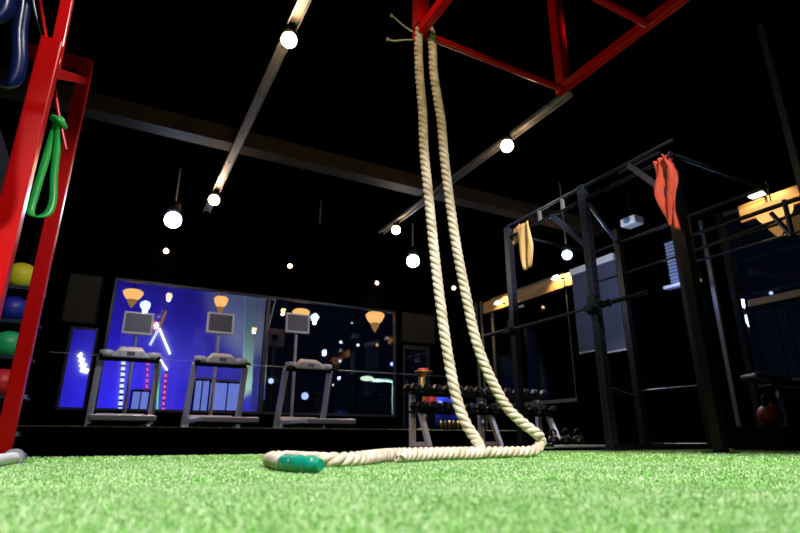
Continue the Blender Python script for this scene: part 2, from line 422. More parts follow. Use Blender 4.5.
def spot(px, py, z, r, warm, label, energy, stem=None):
    p = onZ(px, py, z)
    nm = 'pendant_lamp' if stem else 'spotlight'
    t = thing(nm, p+V((0, 0, -r)), label, 'lamp', 'cool white pendant lamps' if not warm else 'warm ceiling spotlights')
    top = bz-.01 if (stem == 'track') else ZC
    b = MB(); b.lathe(p, [(r*.55, r*1.0), (r*.8, r*1.05), (r*.75, r*2.2), (r*.3, r*2.5), (.001, r*2.5)], 16); b.build('housing', M['matte_black'], t)
    MB().sphere(p, r, 20).build('bulb', M['bulb_warm' if warm else 'bulb_cool'], t)
    MB().tube([p+V((0, 0, r*2.4)), V((p.x, p.y, top))], .008 if not stem else .012, 8).build('stem', M['matte_black'] if not stem else M['holes'], t)
    col = (1, .66, .38) if warm else (.62, .76, 1)
    if energy in (60, 45): lamp('SPOT', p+V((0, 0, -r*1.3)), energy*2.5, col, .05, target=p+V((-.3, -1.0, -3)), spot=R(100), name='lamp_light'); energy = 4
    l = lamp('POINT', p+V((0, 0, -r*1.3)), energy, col, .05, name='lamp_light')
    if not warm: lamp('SPOT', p+V((0, 0, -r*1.3)), energy*7, (.8, .86, 1), .05, target=p+V((0, -.2, -3)), spot=R(120), blend=.8, name='lamp_light')
    return t
W = True
spot(289, 40, 3.72, .075, W, 'bright warm spotlight under the track at top centre, largest of the warm lights', 26)
spot(214, 200, 3.72, .085, W, 'warm spotlight at the far end of the left track', 26)
spot(507, 146, 3.72, .082, W, 'warm spotlight on the right track beside the hanging rope', 22)
spot(396, 230, 3.72, .078, W, 'warm spotlight just left of the rope above the blue-white pendant', 16)
spot(166, 251, 3.75, .048, W, 'small warm spotlight above the leftmost treadmill, below the cool pendant', 60)
spot(290, 266, 3.75, .045, W, 'small warm spotlight above the middle of the back window', 60)
spot(377, 283, 3.75, .042, W, 'smallest warm spotlight above the right end of the back window', 45)
spot(454, 288, 3.70, .042, W, 'small warm spotlight seen between the two rope strands', 5)
spot(173, 220, 3.35, .125, False, 'cool blue-white pendant lamp hanging left of the left track', 30, 'ceiling')
spot(413, 261, 3.45, .125, False, 'cool blue-white pendant lamp hanging close to the left rope strand', 26, 'ceiling')
spot(567, 255, 2.95, .075, False, 'cool blue-white pendant lamp hanging behind the black rig', 34, 'ceiling')

# small hanging chain / wire
p1 = onY(322, 180, 8.5); p2 = onY(322, 224, 8.5)
tag(MB().tube([V((p1.x, 8.5, ZC)), V((p1.x, 8.5, p2.z))], .006, 6).build('hanging_wire', M['steel_track']), 'thin wire hanging from the ceiling right of the left track', 'wire')

# ------------------------------------------------------------------ warm fan shaped glows: lit reflections built as emissive shapes
def cone_glow(px, py, Y, wpx, hpx, label, X=None):
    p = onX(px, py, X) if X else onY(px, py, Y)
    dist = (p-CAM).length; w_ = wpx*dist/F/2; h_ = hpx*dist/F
    t = thing('warm_glow', p+V((0, 0, -h_*1.2)), label, 'lamp', 'warm glow shapes near the windows')
    MB().lathe(p, [(.001, h_*.5), (w_*.75, h_*.48), (w_, h_*.3), (w_*.96, h_*.1), (w_*.75, -h_*.25), (w_*.45, -h_*.5)], 20).build('glow_fan', M['glow_body'], t)
    MB().lathe(p, [(w_*.5, -h_*.5), (w_*.42, -h_*.75), (w_*.25, -h_*1.0), (.002, -h_*1.35)], 16).build('diffuser', M['glow_tip'], t)  # fainter lower tip of the glow shape
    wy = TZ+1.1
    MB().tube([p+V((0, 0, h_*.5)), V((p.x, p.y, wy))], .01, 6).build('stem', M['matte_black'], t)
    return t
cone_glow(133, 295, YB+.6, 17, 9, 'warm fan-shaped glow behind the screen of the leftmost treadmill')
cone_glow(221, 302, YB+.6, 13, 10, 'warm fan-shaped glow above the middle treadmill screen')
cone_glow(301, 315, YB+.6, 17, 11, 'warm fan-shaped glow above the right treadmill screen')
cone_glow(375, 318, YB+.6, 19, 11, 'warm fan-shaped glow near the right end of the wide back window')
cone_glow(563, 311, 0, 12, 6, 'small warm glow outside the tall right window', XR+1.2)
cone_glow(774, 214, 0, 28, 16, 'large warm glow at the upper right edge', XR-.35)  # glow below the wedge light, built as an emissive shape
struct(MB().box(((XL+XR)/2, YB+.75, TZ+1.15), (XR-XL+4, 1.4, .12)).build('trim_12', M['black_wall']), 'roof overhang outside the back window')
struct(MB().box((XR+1.1, 5, TZ+1.15), (2.0, 13.6, .12)).build('trim_13', M['black_wall']), 'roof overhang outside the right window')

def wedge_lamp(px, py, label, energy, s=.065):
    p = onX(px, py, XR-.28)
    t = thing('wall_light', p, label, 'lamp', 'small wedge lights over the plywood')
    x, y, z = p
    MB().add([(x-s, y-s*1.3, z), (x-s, y+s*1.3, z), (x+s, y+s*1.3, z), (x+s, y-s*1.3, z), (x-s*.2, y-s, z+s*1.2), (x-s*.2, y+s, z+s*1.2)],
             [(0, 1, 2, 3), (0, 3, 4), (1, 5, 2), (0, 4, 5, 1), (3, 2, 5, 4)]).build('diffuser', M['white_lamp'], t)
    MB().box((XR-.06-.06+.02, y, z+s*.6), (.2, .03, .03)).build('bracket', M['matte_black'], t)
    lamp('SPOT', (x-.05, y, z+.3), energy, (1, .68, .32), .05, target=(XR, y, z-.7), spot=R(110), name='lamp_light')
    return t
wedge_lamp(498, 304, 'small white wedge light above the far end of the plywood fascia', 90)
wedge_lamp(556, 279, 'small white wedge light above the near end of the plywood fascia, beside the cool pendant', 120)
wedge_lamp(757, 196, 'small white wedge light at far right above the large warm glow', 60, .07)

# ------------------------------------------------------------------ outside: ground, hoarding, street
struct(MB().box((6, 14, -.1), (60, 60, .08)).build('ground', M['asphalt']), 'dark ground outside')
hy = 15.5
hx0, hx1 = onY(30, 350, hy).x, onY(262, 350, hy).x
struct(MB().box(((hx0+hx1)/2, hy+.05, 2.6), (hx1-hx0, .1, 5.3)).build('wall_outside', M['hoarding']), 'hoarding outside lit with deep blue light')
lamp('AREA', onY(150, 412, 13.0)+V((0, 0, -.3)), 115, (.022, .004, 1), (4, .3), target=onY(150, 360, hy), name='blue_floodlight')
lamp('AREA', onY(110, 412, 13.6)+V((0, 0, .2)), 45, (.03, .015, 1), (1.5, .3), target=onY(100, 350, hy), name='blue_floodlight')
lamp('AREA', (1.5, 12.6, 4.0), 9, (.09, .02, 1), (3, .3), target=(1, 15.5, 2.6), name='blue_floodlight')
ho = hy-.03
def strip(px0, py0, px1, py1, r, m, label, name='led_strip', dots=False, Y=ho):
    a, b_ = onY(px0, py0, Y), onY(px1, py1, Y)
    b = MB()
    b.tube([a, b_], r, 6)
    if dots: m += '_dots'
    return tag(b.build(name, M[m]), label, 'light strip', 'light strips on the blue hoarding')
strip(124, 356, 120, 411, .05, 'led_white', 'broad dotted blue-white vertical light strip seen through the leftmost treadmill', dots=True)
strip(148, 357, 146, 411, .02, 'led_red', 'thin red dotted light strip right of the blue-white strip', dots=True)
strip(166, 372, 163, 411, .025, 'led_red', 'red dotted light strip just right of the leftmost treadmill', dots=True)
strip(159, 368, 157, 411, .02, 'led_green', 'green vertical light strip beside the leftmost treadmill')
strip(158, 325, 170, 354, .022, 'neon', 'long slanting white neon tube right of the leftmost screen', 'neon_tube')
strip(150, 318, 156, 330, .05, 'led_red', 'short red neon tube beside the leftmost screen', 'neon_tube')
strip(159, 328, 166, 311, .03, 'glow_tip', 'short orange neon tube slanting up beside the leftmost screen', 'neon_tube')
strip(150, 345, 158, 330, .03, 'led_white', 'short blue-white neon tube crossing near the leftmost screen', 'neon_tube')
strip(158, 356, 167, 370, .02, 'neon', 'short white neon tube just above the green strip', 'neon_tube')
def shopbox(px0, py0, px1, py1, label):
    a, b_ = onY(px0, py0, ho-.1), onY(px1, py1, ho-.1)
    t = thing('light_box', ((a.x+b_.x)/2, ho-.05, min(a.z, b_.z)), label, 'light box')
    c = (a+b_)/2; w_, h_ = abs(b_.x-a.x), abs(a.z-b_.z)
    MB().box((c.x, ho-.0, c.z), (w_, .1, h_)).build('diffuser', M['lit_shop'], t)
    b = MB(); frame_x(b, c.x-w_/2-.03, c.x+w_/2+.03, c.z-h_/2-.03, c.z+h_/2+.03, ho-.02, .04, .14)
    b.box((c.x, ho-.06, c.z), (.03, .04, h_)); b.build('frame', M['matte_black'], t)
shopbox(133, 391, 147, 411, 'small blue lit box seen low through the leftmost treadmill')
shopbox(196, 380, 207, 411, 'tall blue lit box seen through the left half of the middle treadmill')
shopbox(211, 382, 243, 411, 'wide blue lit box seen through the right half of the middle treadmill')
# white light slats seen in small window
t = thing('louvre_lamp', onY(82, 375, ho), 'fan of four white lit slats seen in the small left window', 'lamp')
for i in range(4):
    a = onY(79+i*.7, 354+i*5, ho); b_ = onY(81.5+i*2.2, 356+i*5.2, ho)
    MB().bar(a, b_, .03, .11).build('slat', M['neon'], t)
# pale green steel gate
gy = 14.2
def gp(px, py): return onY(px, py, gy)
t = thing('gate_frame', V((gp(252, 400).x, gy, -.06)), 'tall pale green steel frame standing outside behind the middle treadmill', 'gate frame')
MB().bar(V((gp(249, 400).x, gy, -.06)), V((gp(250, 294).x, gy, gp(250, 293).z)), .24, .14).build('post', M['pale_green'], t)
MB().bar(V((gp(244, 294).x, gy, gp(250, 295).z)), V((gp(276, 298).x, gy, gp(250, 295).z)), .1, .1).build('crossbar', M['pale_green'], t)
MB().tube([gp(276, 298), gp(268, 330), gp(264, 400)], .02, 6).build('brace', M['pale_green'], t)
MB().tube([gp(262, 296), gp(259, 325), gp(250, 352), gp(240, 366)], .012, 6).build('cable', M['pale_green'], t)
lamp('SPOT', (gp(205, 400).x, gy-.7, .3), 300, (.8, 1, .5), .1, target=gp(252, 335), spot=R(58), name='gate_fill_light')  # unseen light added to bring out the pale green frame
# street lamp with flat head
sy = 14.5
def sp(px, py): return onY(px, py, sy)
t = thing('street_lamp', V((sp(394, 400).x, sy, -.06)), 'pale street lamp with an oval head seen through the back window at right', 'street lamp')
MB().tube([V((sp(394, 400).x, sy, -.06)), V((sp(394, 400).x, sy, sp(394, 384).z)), sp(392, 381), sp(386, 380), sp(372, 380)], .055, 10).build('pole', mat('lamp_pole', (.5, .62, .58), .5), t)
hp = sp(367, 378.5)
o = MB().sphere(hp, .2, 16, sq=.35).build('lamp_head', M['lamp_head'], t)
lamp('POINT', hp+V((.3, -.5, -.5)), 60, (.7, 1, .85), .1, name='street_light')
# distant lights beyond the glass
def far_lamp(px, py, wall, r, col, s, label):
    p = onY(px, py, 24.0) if wall == 'b' else onX(px, py, 20.0)
    t = thing('distant_lamp', V((p.x, p.y, -.06)), label, 'lamp', 'distant street lights')
    MB().sphere(p, r*.75, 12).build('bulb', emis('far_bulb', col, s*.6), t)
    MB().tube([V((p.x, p.y, -.06)), p-V((0, 0, r))], .03, 6).build('pole', M['matte_black'], t)
    return t
Wc, Bc, Oc = (1, .9, .75), (.4, .5, 1), (1, .6, .25)
for px, py, wl, r, c, s, lb in [
    (358, 345, 'b', .09, Wc, 3, 'small white distant light between the two right fan-shaped glows'),
    (352, 323, 'b', .05, Wc, 3, 'tiny white distant light left of the rightmost fan-shaped glow'),
    (377, 345, 'b', .09, Oc, 1.5, 'small orange distant light under the rightmost fan-shaped glow'),
    (392, 364, 'b', .12, Bc, 4, 'blue distant light just above the street lamp arm'),
    (271, 381, 'b', .16, Bc, 3, 'blue distant light between the middle and right treadmills'),
    (305, 396, 'b', .22, Bc, 2.5, 'large blue distant light seen through the right treadmill frame'),
    (340, 361, 'b', .09, Bc, 3, 'small blue distant light right of the right treadmill console'),
    (254, 338, 'b', .12, Oc, 3, 'warm distant light beside the pale green frame'),
    (239, 317, 'b', .07, Wc, 3, 'tiny white distant light left of the pale green frame top'),
    (333, 385, 'b', .06, Wc, 2, 'tiny white distant light behind the right treadmill, low'),
    (561, 298, 'r', .16, Oc, 7, 'warm distant light in the tall right window, upper'),
    (555, 355, 'r', .09, (1, .8, .7), 5, 'pinkish distant light in the tall right window, middle'),
    (526, 325, 'r', .10, Oc, 1.5, 'dim orange distant light in the tall right window near the left upright'),
    (511, 363, 'r', .08, Bc, 3, 'blue distant light low in the tall right window'),
    (729, 281, 'r', .17, (1, .85, .7), 9, 'bright white lamp reflection in the wide right window'),  # reflection of a lamp, built as a far glowing bulb
    (771, 293, 'r', .08, Bc, 3, 'small blue distant light in the wide right window')]:
    far_lamp(px, py, wl, r, c, s, lb)
# pale canopy roof lights across the street
t = thing('canopy', onX(560, 378, 16.0), 'pale flat lit canopy seen low in the tall right window', 'canopy')
for (a, b_) in [((541, 382), (550, 379)), ((553, 379), (562, 376)), ((564, 378), (576, 374))]:
    p, q = onX(a[0], a[1], 16.0), onX(b_[0], b_[1], 16.0)
    MB().bar(p, q, .5, .12).build('canopy_panel', emis('canopy_panel', (.5, .7, .8), .7), t)
for px in (545, 570): p = onX(px, 380, 16.0); MB().tube([(p.x, p.y, -.06), p], .05, 6).build('post', M['matte_black'], t)

# ------------------------------------------------------------------ treadmills
def treadmill(x, label):
    t = thing('treadmill', (x, 9.7, PZ+.01), label, 'treadmill', 'treadmills facing the back window')
    z = PZ+.01; yf, yb = 10.55, 8.75; w_ = .40
    # deck
    MB().box((x, (yf+yb)/2-.1, z+.13), (.62, 1.5, .05)).build('deck', M['matte_black'], t, .008)
    MB().box((x, (yf+yb)/2-.12, z+.159), (.5, 1.44, .006)).build('running_belt', M['belt'], t)
    for s in (-1, 1): MB().box((x+s*.36, (yf+yb)/2-.1, z+.14), (.11, 1.62, .075)).build('side_rail', M['silver'], t, .012)
    MB().box((x, yb-.03, z+.13), (.86, .10, .085)).build('end_cap', M['silver'], t, .015)
    b = MB(); hx = .43
    b.add([(x-hx, yf+.1, z+.03), (x+hx, yf+.1, z+.03), (x+hx, yf-.38, z+.03), (x-hx, yf-.38, z+.03),
           (x-hx*.9, yf+.02, z+.27), (x+hx*.9, yf+.02, z+.27), (x+hx*.95, yf-.38, z+.19), (x-hx*.95, yf-.38, z+.19)],
          [(0, 1, 2, 3), (7, 6, 5, 4), (0, 4, 5, 1), (1, 5, 6, 2), (2, 6, 7, 3), (3, 7, 4, 0)]).build('motor_cover', M['grey_plastic'], t, .03)
    MB().box((x, yf-.12, z+.04), (1.0, .14, .08)).build('base_frame', M['silver'], t, .015)
    for s in (-1, 1):
        for yy in (yf-.12, yb+.05): MB().lathe((x+s*.40, yy, z), [(.001, 0), (.035, 0), (.035, .045), (.001, .045)], 12).build('foot', M['matte_black'], t)
    tz = z+1.13
    for s in (-1, 1):
        MB().bar((x+s*.46, yf-.12, z+.05), (x+s*.44, yf-.50, tz), .075, .10, up=(1, 0, 0)).build('upright', M['silver'], t, .015)
        MB().tube([(x+s*.42, yf-.5, tz+.02), (x+s*.43, yf-.75, tz+.01), (x+s*.42, yf-.95, tz-.03)], .022, 10).build('handrail', M['matte_black'], t)
        # cup tray pods
        b = MB(); b.lathe((x+s*.36, yf-.52, tz-.0), [(.001, 0), (.09, 0), (.11, .05), (.105, .11), (.06, .12), (.05, .03), (.001, .03)], 16); b.build('cup_holder', M['grey_plastic'], t)
    MB().bar((x-.45, yf-.52, tz-.02), (x+.45, yf-.52, tz-.02), .12, .06).build('crossbar', M['matte_black'], t, .015)
    c = MB(); prof = [(-.30, 0), (-.25, .10), (-.18, .17), (.18, .17), (.25, .10), (.30, 0)]
    fr = [V((x+a, yf-.66, tz+h*.75)) for a, h in prof]; bk = [V((x+a*.9, yf-.42, tz+h*1.25)) for a, h in prof]
    n = len(prof)
    c.add(fr+bk, [tuple(range(n)), tuple(range(2*n-1, n-1, -1))]+[(i, i+n, (i+1) % n+n, (i+1) % n) for i in range(n)])
    co = c.build('console', M['grey_plastic'], t, .02)
    MB().box((x, yf-.668, tz+.07), (.12, .01, .05)).build('display', M['screen'], co)
    for k, (dx, cc) in enumerate([(-.16, 'led_red'), (.16, 'led_green')]):
        MB().box((x+dx, yf-.668, tz+.06), (.02, .012, .012)).build('button', M['holes'], co)
    return t
tm = []
xs = [onY(131, 352, 10.1).x, onY(221, 357, 10.1).x, onY(308, 362, 10.1).x]
t0 = treadmill(xs[0], 'leftmost silver treadmill facing the blue lit glass')
tm.append(t0)
for x, lb in ((xs[1], 'middle silver treadmill between the other two, in front of the pale green frame'), (xs[2], 'rightmost silver treadmill against the dark part of the glass, nearest the dumbbells')):
    c = copy_tree(t0); c.location.x = x; c['label'] = lb; tm.append(c)
def tv(px, label):
    y = 10.72; p = onY(px, 324, y); zc = p.z; x = p.x
    t = thing('screen_stand', (x, y, PZ+.01), label, 'screen', 'screens on poles above the treadmills')
    MB().tube([(x, y, PZ+.02), (x, y, zc-.2)], .03, 10).build('pole', M['silver'], t)
    MB().lathe((x, y, PZ+.01), [(.001, 0), (.2, 0), (.19, .02), (.04, .04), (.03, .1)], 20).build('base_plate', M['matte_black'], t)
    tilt = Matrix.Rotation(R(-6), 3, 'X')
    MB().box((x, y-.04, zc), (.50, .06, .42), tilt).build('screen_bezel', M['white_paint'], t, .01)
    MB().box((x, y-.073, zc+.01), (.43, .01, .335), tilt).build('display', M['screen'], t)
    MB().box((x, y-.0, zc), (.12, .05, .12)).build('bracket', M['matte_black'], t)
    return t
s0 = tv(138, 'flat screen on a pole above the leftmost treadmill')
s1 = tv(220, 'flat screen on a pole above the middle treadmill'); s2 = tv(297, 'flat screen on a pole above the rightmost treadmill')
for s_, py in ((s0, 320), (s1, 324.5), (s2, 333)):
    pass

# ------------------------------------------------------------------ left red rig
def tube_post(b, x, y, z0, z1, w_=.085): b.box((x, y, (z0+z1)/2), (w_, w_, z1-z0))
pA = onF(30, 135, 1); pAx = None
YA, YBp = 2.55, 4.25
xA = onY(30, 135, YA).x; xB = onY(45, 256, YBp).x
zA = onY(42, 44, YA).z; zB = onY(82, 60, YBp).z
t = thing('red_rig', ((xA+xB)/2, (YA+YBp)/2, 0), 'tall red steel training rig with two posts at the left edge', 'training rig')
for x, y, z1 in ((xA, YA, zA+.02), (xB, YBp, zB)):
    b = MB(); tube_post(b, x, y, 0.012, z1, .09 if y > 3 else .085); b.build('post', M['red'], t, .006)
    MB().box((x, y, .006), (.16, .16, .012)).build('foot_plate', M['black_steel'], t)
dA = onY(62, 0, YA+.05)
dv = (dA-V((xA, YA+.02, zA-.06)))
MB().bar(V((xA+.02, YA+.03, zA-.08)), V((xA+.02, YA+.03, zA-.08))+dv*2.0, .05, .05).build('upper_arm', M['red'], t, .004)
ztop = (V((xA+.02, YA+.03, zA-.08))+dv*2.0).z
MB().bar((xB-.45, YBp, zB-.045), (xB+.045, YBp, zB-.045), .08, .09).build('crossbar', M['red'], t, .006)
MB().bar((xB, YBp-.04, zB-.2), (xA+.02, YA+.05, zA-.1), .05, .05).build('brace', M['red'], t, .004)
# strap and green band
sa = onY(40, 2, 3.2); sb = onY(59, 117, 3.2)
st = tag(MB().tube([sa+(sa-sb)*.35, sa, sb, onY(66, 150, 3.2)], .010, 8).build('hanging_strap', M['red']), 'thin red strap hanging inside the red rig above the green band', 'strap')
def ribbon(pts, w_, nrm, name, m, label, cat, thick=.006):
    rows = []
    for i, p in enumerate(pts):
        rows.append([p-nrm*w_/2, p, p+nrm*w_/2])
    return tag(MB().strip(rows).build(name, m, None, 0, thick), label, cat)
def smooth(P, n=8, closed=False):
    out = []; N = len(P)
    rng_ = range(N if closed else N-1)
    for i in rng_:
        p0 = P[(i-1) % N] if closed or i > 0 else P[0]; p1 = P[i]; p2 = P[(i+1) % N]; p3 = P[(i+2) % N] if closed or i+2 < N else P[-1]
        for k in range(n):
            u = k/n; out.append(.5*((2*p1)+(p2-p0)*u+(2*p0-5*p1+4*p2-p3)*u*u+(3*p1-p0-3*p2+p3)*u**3))
    if not closed: out.append(P[-1])
    return out
gb = [(57, 122), (50, 145), (41, 175), (32, 205), (31, 214), (38, 217), (48, 213), (53, 200), (54, 175), (58, 140), (59, 122)]
pts = smooth([onY(a, b_, 3.2+.02*math.sin(i)) for i, (a, b_) in enumerate(gb)], 6)
t = thing('resistance_band', pts[0], 'green rubber resistance band looped from the strap on the red rig', 'resistance band')
rows = [[p-(FW*.55+RT*.8)*.019, p, p+(FW*.55+RT*.8)*.019] for p in pts]
MB().strip(rows).build('band_loop', M['green_band'], t, 0, .006)
kn = MB(); kc = onY(58, 122, 3.2)
kn.tube(smooth([kc+V((-.03, 0, .02)), kc+V((.0, -.03, .0)), kc+V((.035, 0, -.02)), kc+V((0, .03, .0))], 6, True), .016, 8, closed=True); kn.tube(smooth([kc+V((0, 0, .03)), kc+V((.02, 0, .01)), kc+V((.0, 0, -.04))], 5), .015, 8)
kn.build('knot', M['green_band'], t)
# blue bands at upper left
def band(px_pts, Y, label, m='blue_band', w_=.05):
    pts = smooth([onY(a, b_, Y) for a, b_ in px_pts], 8)
    top = pts[0]
    o = ribbon(pts, w_, (RT*.75+FW*.6).normalized(), 'resistance_band', M[m], label, 'resistance band')
    return o
band([(26, -40), (24, 0), (20, 30), (20, 60), (15, 78), (4, 86), (-8, 84)], 2.1, 'dark blue resistance band hanging in a loop at the upper left corner')
band([(10, -40), (8, 0), (2, 14), (-8, 20)], 1.9, 'short end of a shiny blue band in the top left corner')
band([(31, -20), (34, 5), (38, 22), (42, 36)], 2.7, 'thin pale chain-like band beside the top of the red rig', 'holes', .008)

# ball rack
RYb = 5.2
rx1 = onY(44, 289, RYb).x
ballspec = [(20, 279, 288.5, 'yellow', 'yellow'), (11, 314, 321.5, 'blue', 'blue'), (7, 348, 357, 'green', 'green'), (0, 389, 396, 'redball', 'red'), (-8, 420, 433, 'matte_black', 'black')]
t = thing('ball_rack', (rx1-.55, RYb, 0), 'black five-shelf ball rack behind the red rig at left', 'ball rack')
shelf_ends = [46, 41, 34, 29, 20]
tops = []
for (bx_, by, sy_, m, cn), ex in zip(ballspec, shelf_ends):
    z = onY(bx_, sy_, RYb-.02).z; xe = onY(ex, sy_, RYb).x
    tops.append(z)
    b = MB(); y0_, y1_ = RYb-.106, RYb+.106; pr = [(y0_, z+.007), (y0_, z-.023), (y1_, z-.023), (y1_, z+.007), (y1_-.006, z+.007), (y1_-.006, z-.015), (y0_+.006, z-.015), (y0_+.006, z+.007)]
    b.add([(xx_, a_, c_) for xx_ in (xe-1.1, xe) for a_, c_ in pr], [(0, 1, 6, 7), (1, 2, 5, 6), (2, 3, 4, 5), (15, 14, 9, 8), (14, 13, 10, 9), (13, 12, 11, 10)]+[(k+8, (k+1) % 8+8, (k+1) % 8, k) for k in range(8)])
    b.build('shelf', M['blue_lit_steel'], t)
    MB().box((xe-.01, RYb-.1, z-.006), (.02, .014, .034)).build('shelf_end', M['holes'], t)
for xx in (rx1-.13, rx1-1.05):
    MB().box((xx, RYb+.13, 1.2), (.05, .04, 2.4)).build('post', M['black_steel'], t)
    MB().box((xx, RYb, .02), (.05, .5, .04)).build('foot', M['black_steel'], t)
for i, (bx_, by, sy_, m, cn) in enumerate(ballspec):
    z = tops[i]-.014; r = .112 if i else .118; p = onY(bx_, by, RYb-.02)
    o = MB().sphere((p.x, RYb, z+r), r, 32).build('medicine_ball', M[m])
    names = ['topmost', 'second', 'third', 'fourth', 'lowest']
    tag(o, '%s rubber medicine ball on the %s shelf of the ball rack' % (cn, names[i]), 'medicine ball', 'medicine balls on the rack')
    sm = MB(); sm.tube([(p.x+math.cos(a)*r*1.001, RYb+math.sin(a)*r*1.001, z+r) for a in [k*math.pi/16 for k in range(32)]], .002, 6, closed=True); sm.build('seam', M[m], o)
    o2 = o

# pale grey wall mirror panel behind the left rig
# chrome dip-bar end lying on turf at left
ga, gb_ = onZ(-60, 470, .022), onZ(17, 457.5, .022)
t = thing('barbell', V((ga.x, ga.y, 0)), 'chrome bar end with blue cap lying on the turf at the lower left corner', 'barbell')
dd = (gb_-ga).normalized(); ga2 = ga-dd*.2
MB().tube([ga2, gb_], .022, 14).build('shaft', M['white_paint'], t)
MB().tube([gb_-dd*.10, gb_-dd*.05], .035, 16).build('collar', M['holes'], t)
MB().tube([gb_, gb_+dd*.16], .016, 14).build('cap', mat('purple_cap', (.03, .015, .16), .3), t)

# ------------------------------------------------------------------ overhead red frame
ZF = 2.70
c1 = onZ(417, 37, ZF); c2 = onZ(569, 85, ZF); c3 = onZ(645, 22, ZF)
xl_, xr_, yf_ = c1.x, c2.x, (c1.y+c2.y)/2
y2_ = c3.y
t = thing('red_overhead_frame', ((xl_+xr_)/2, yf_-1, ZF), 'red steel frame hung from the ceiling carrying the climbing rope', 'overhead frame')
for x in (xl_, xr_):
    MB().box((x, yf_-1.1+.035, ZF+.01), (.055, 2.27, .07)).build('side_beam', M['red'], t, .005)
    for y in (yf_, yf_-2.1): MB().box((x, y, (ZF+.045+ZC)/2), (.085, .085, ZC-ZF-.045)).build('hanger_post', M['red'], t, .005)
for y in (yf_, y2_, y2_-.75):
    MB().tube([(xl_+.03, y, ZF-.01), (xr_-.03, y, ZF-.01)], .024, 16).build('crossbar', M['red'], t)

# ------------------------------------------------------------------ climbing rope
D = 2.97
RR = .030
top = [V((xl_+.07, yf_, ZF+.052))]
FB = yf_                                     # rope passes over the round crossbar
def hang(pts, D0=2.90, D1=2.97):
    n = len(pts); return [onF(a, b_, D0+(D1-D0)*i/(n-1)) for i, (a, b_) in enumerate(pts)]
rightS = hang([(432.5, 46), (434, 75), (441, 120), (444.5, 160), (451, 210), (457, 250), (466, 295), (476, 340), (490, 377), (507, 407), (524, 424), (536, 433)], 2.93, 3.05)
leftS = hang([(418.5, 46), (419.5, 75), (422.5, 110), (424, 150), (429, 200), (434, 250), (440, 300), (447, 350), (456, 396), (465, 422), (475, 438)], 2.93, 2.85)
def gr(px, py, z=None):
    if z is None: z = .025+.008*min(1, max(0, (px-330)/120))
    return onZ(px, py, z)
floor_a = [gr(a, b_) for a, b_ in [(306, 462.5), (292, 459.5), (276, 459.2), (271, 458.8), (280, 456), (300, 455.6), (330, 455.0), (360, 454.6), (400, 454), (440, 453.5), (480, 452.4), (515, 451)]]
# end of rope with green wrap, front coil
endp = [onZ(315, 466, RR+.003), onZ(302, 464.5, RR+.003), onZ(290, 463, RR+.003), onZ(277, 460.7, RR+.003)]
path = []
def fl(px, D, z=None):                    # a point lying on the turf at a given distance ahead
    if z is None: z = .0245+.0055*min(1, max(0, (D-1.9)/.6))
    lo, hi = 440.0, 500.0
    for _ in range(40):
        m = (lo+hi)/2
        if onF(px, m, D).z > z: lo = m
        else: hi = m
    return onF(px, lo, D)
P1 = [fl(*q) for q in [(315, 1.56), (301, 1.59), (287, 1.66), (276, 1.78), (270, 1.95), (274, 2.12), (287, 2.15), (310, 1.98), (335, 1.93), (361, 2.04), (378, 2.26),
      (396, 2.44), (420, 2.58), (448, 2.72), (475, 2.83), (500, 2.92), (522, 3.0), (536, 3.05, .04)]]
P1 += [onF(541, 440, 3.08)]
P1 += list(reversed(rightS))
P1 += [V((rightS[0].x, yf_+.0, ZF-.01+.058))]
P1 += [V((leftS[0].x+.01, yf_, ZF-.01+.06))]
P1 += leftS
P1 += [fl(480, 2.80, .05), fl(478, 2.72), fl(462, 2.62), (fl(438, 2.50)), fl(414, 2.36), fl(399, 2.26)]
path = smooth(P1, 14)
# resample evenly
def resample(P, step):
    out = [P[0]]; acc = 0
    for i in range(1, len(P)):
        seg = P[i]-P[i-1]; L = seg.length; pos = step-acc
        while pos <= L: out.append(P[i-1]+seg*(pos/L)); pos += step
        acc = (acc+L) % step if L else acc
        acc = L-(pos-step)
    return out
path = resample(path, .0075)
def rope_mesh(path, R0=.0285, pitch=.118, nstr=3, step=.0075, n=9):
    b = MB(); prev = None; fr = []
    N = len(path)
    rr = [R0*(.78+.22*min(1, max(0, (i*step-.25)/1.4))) for i in range(N)]
    for i, p in enumerate(path):
        t_ = (path[min(i+2, N-1)]-path[max(i-2, 0)]).normalized()
        if prev is None: u = t_.cross(V((0, 0, 1)))
        else: u = prev-t_*prev.dot(t_)
        u.normalize(); prev = u; fr.append((p, u, t_.cross(u)))
    for k in range(nstr):
        pts = []
        for i, (p, u, w_) in enumerate(fr):
            a = 2*math.pi*(k/nstr - i*step/pitch); pts.append(p+(u*math.cos(a)+w_*math.sin(a))*rr[i]*.5)
        b.tube(pts, [q*.56 for q in rr], n)
    b.tube([f[0] for f in fr], R0*.25, 6)
    return b
t = thing('climbing_rope', V((path[0].x, path[0].y, 0)), 'thick off-white twisted rope hanging in two strands and coiled on the turf', 'climbing rope')
nc = 14
rope_mesh(path).build('rope_strand', M['rope'], t)
# green wrapped end, slightly crinkled
wp = path[:int(.17/.0075)]; e0 = (path[0]-path[3]).normalized()
wp = [path[0]+e0*.02]+wp
rs = [(.0245+.0012*math.sin(i*.9)+.0008*math.sin(i*2.3)) for i in range(len(wp))]; rs[0] = .016; rs[1] = .022
gw = MB().tube(wp, rs, 18); gw.build('end_wrap', M['green_wrap'], t)
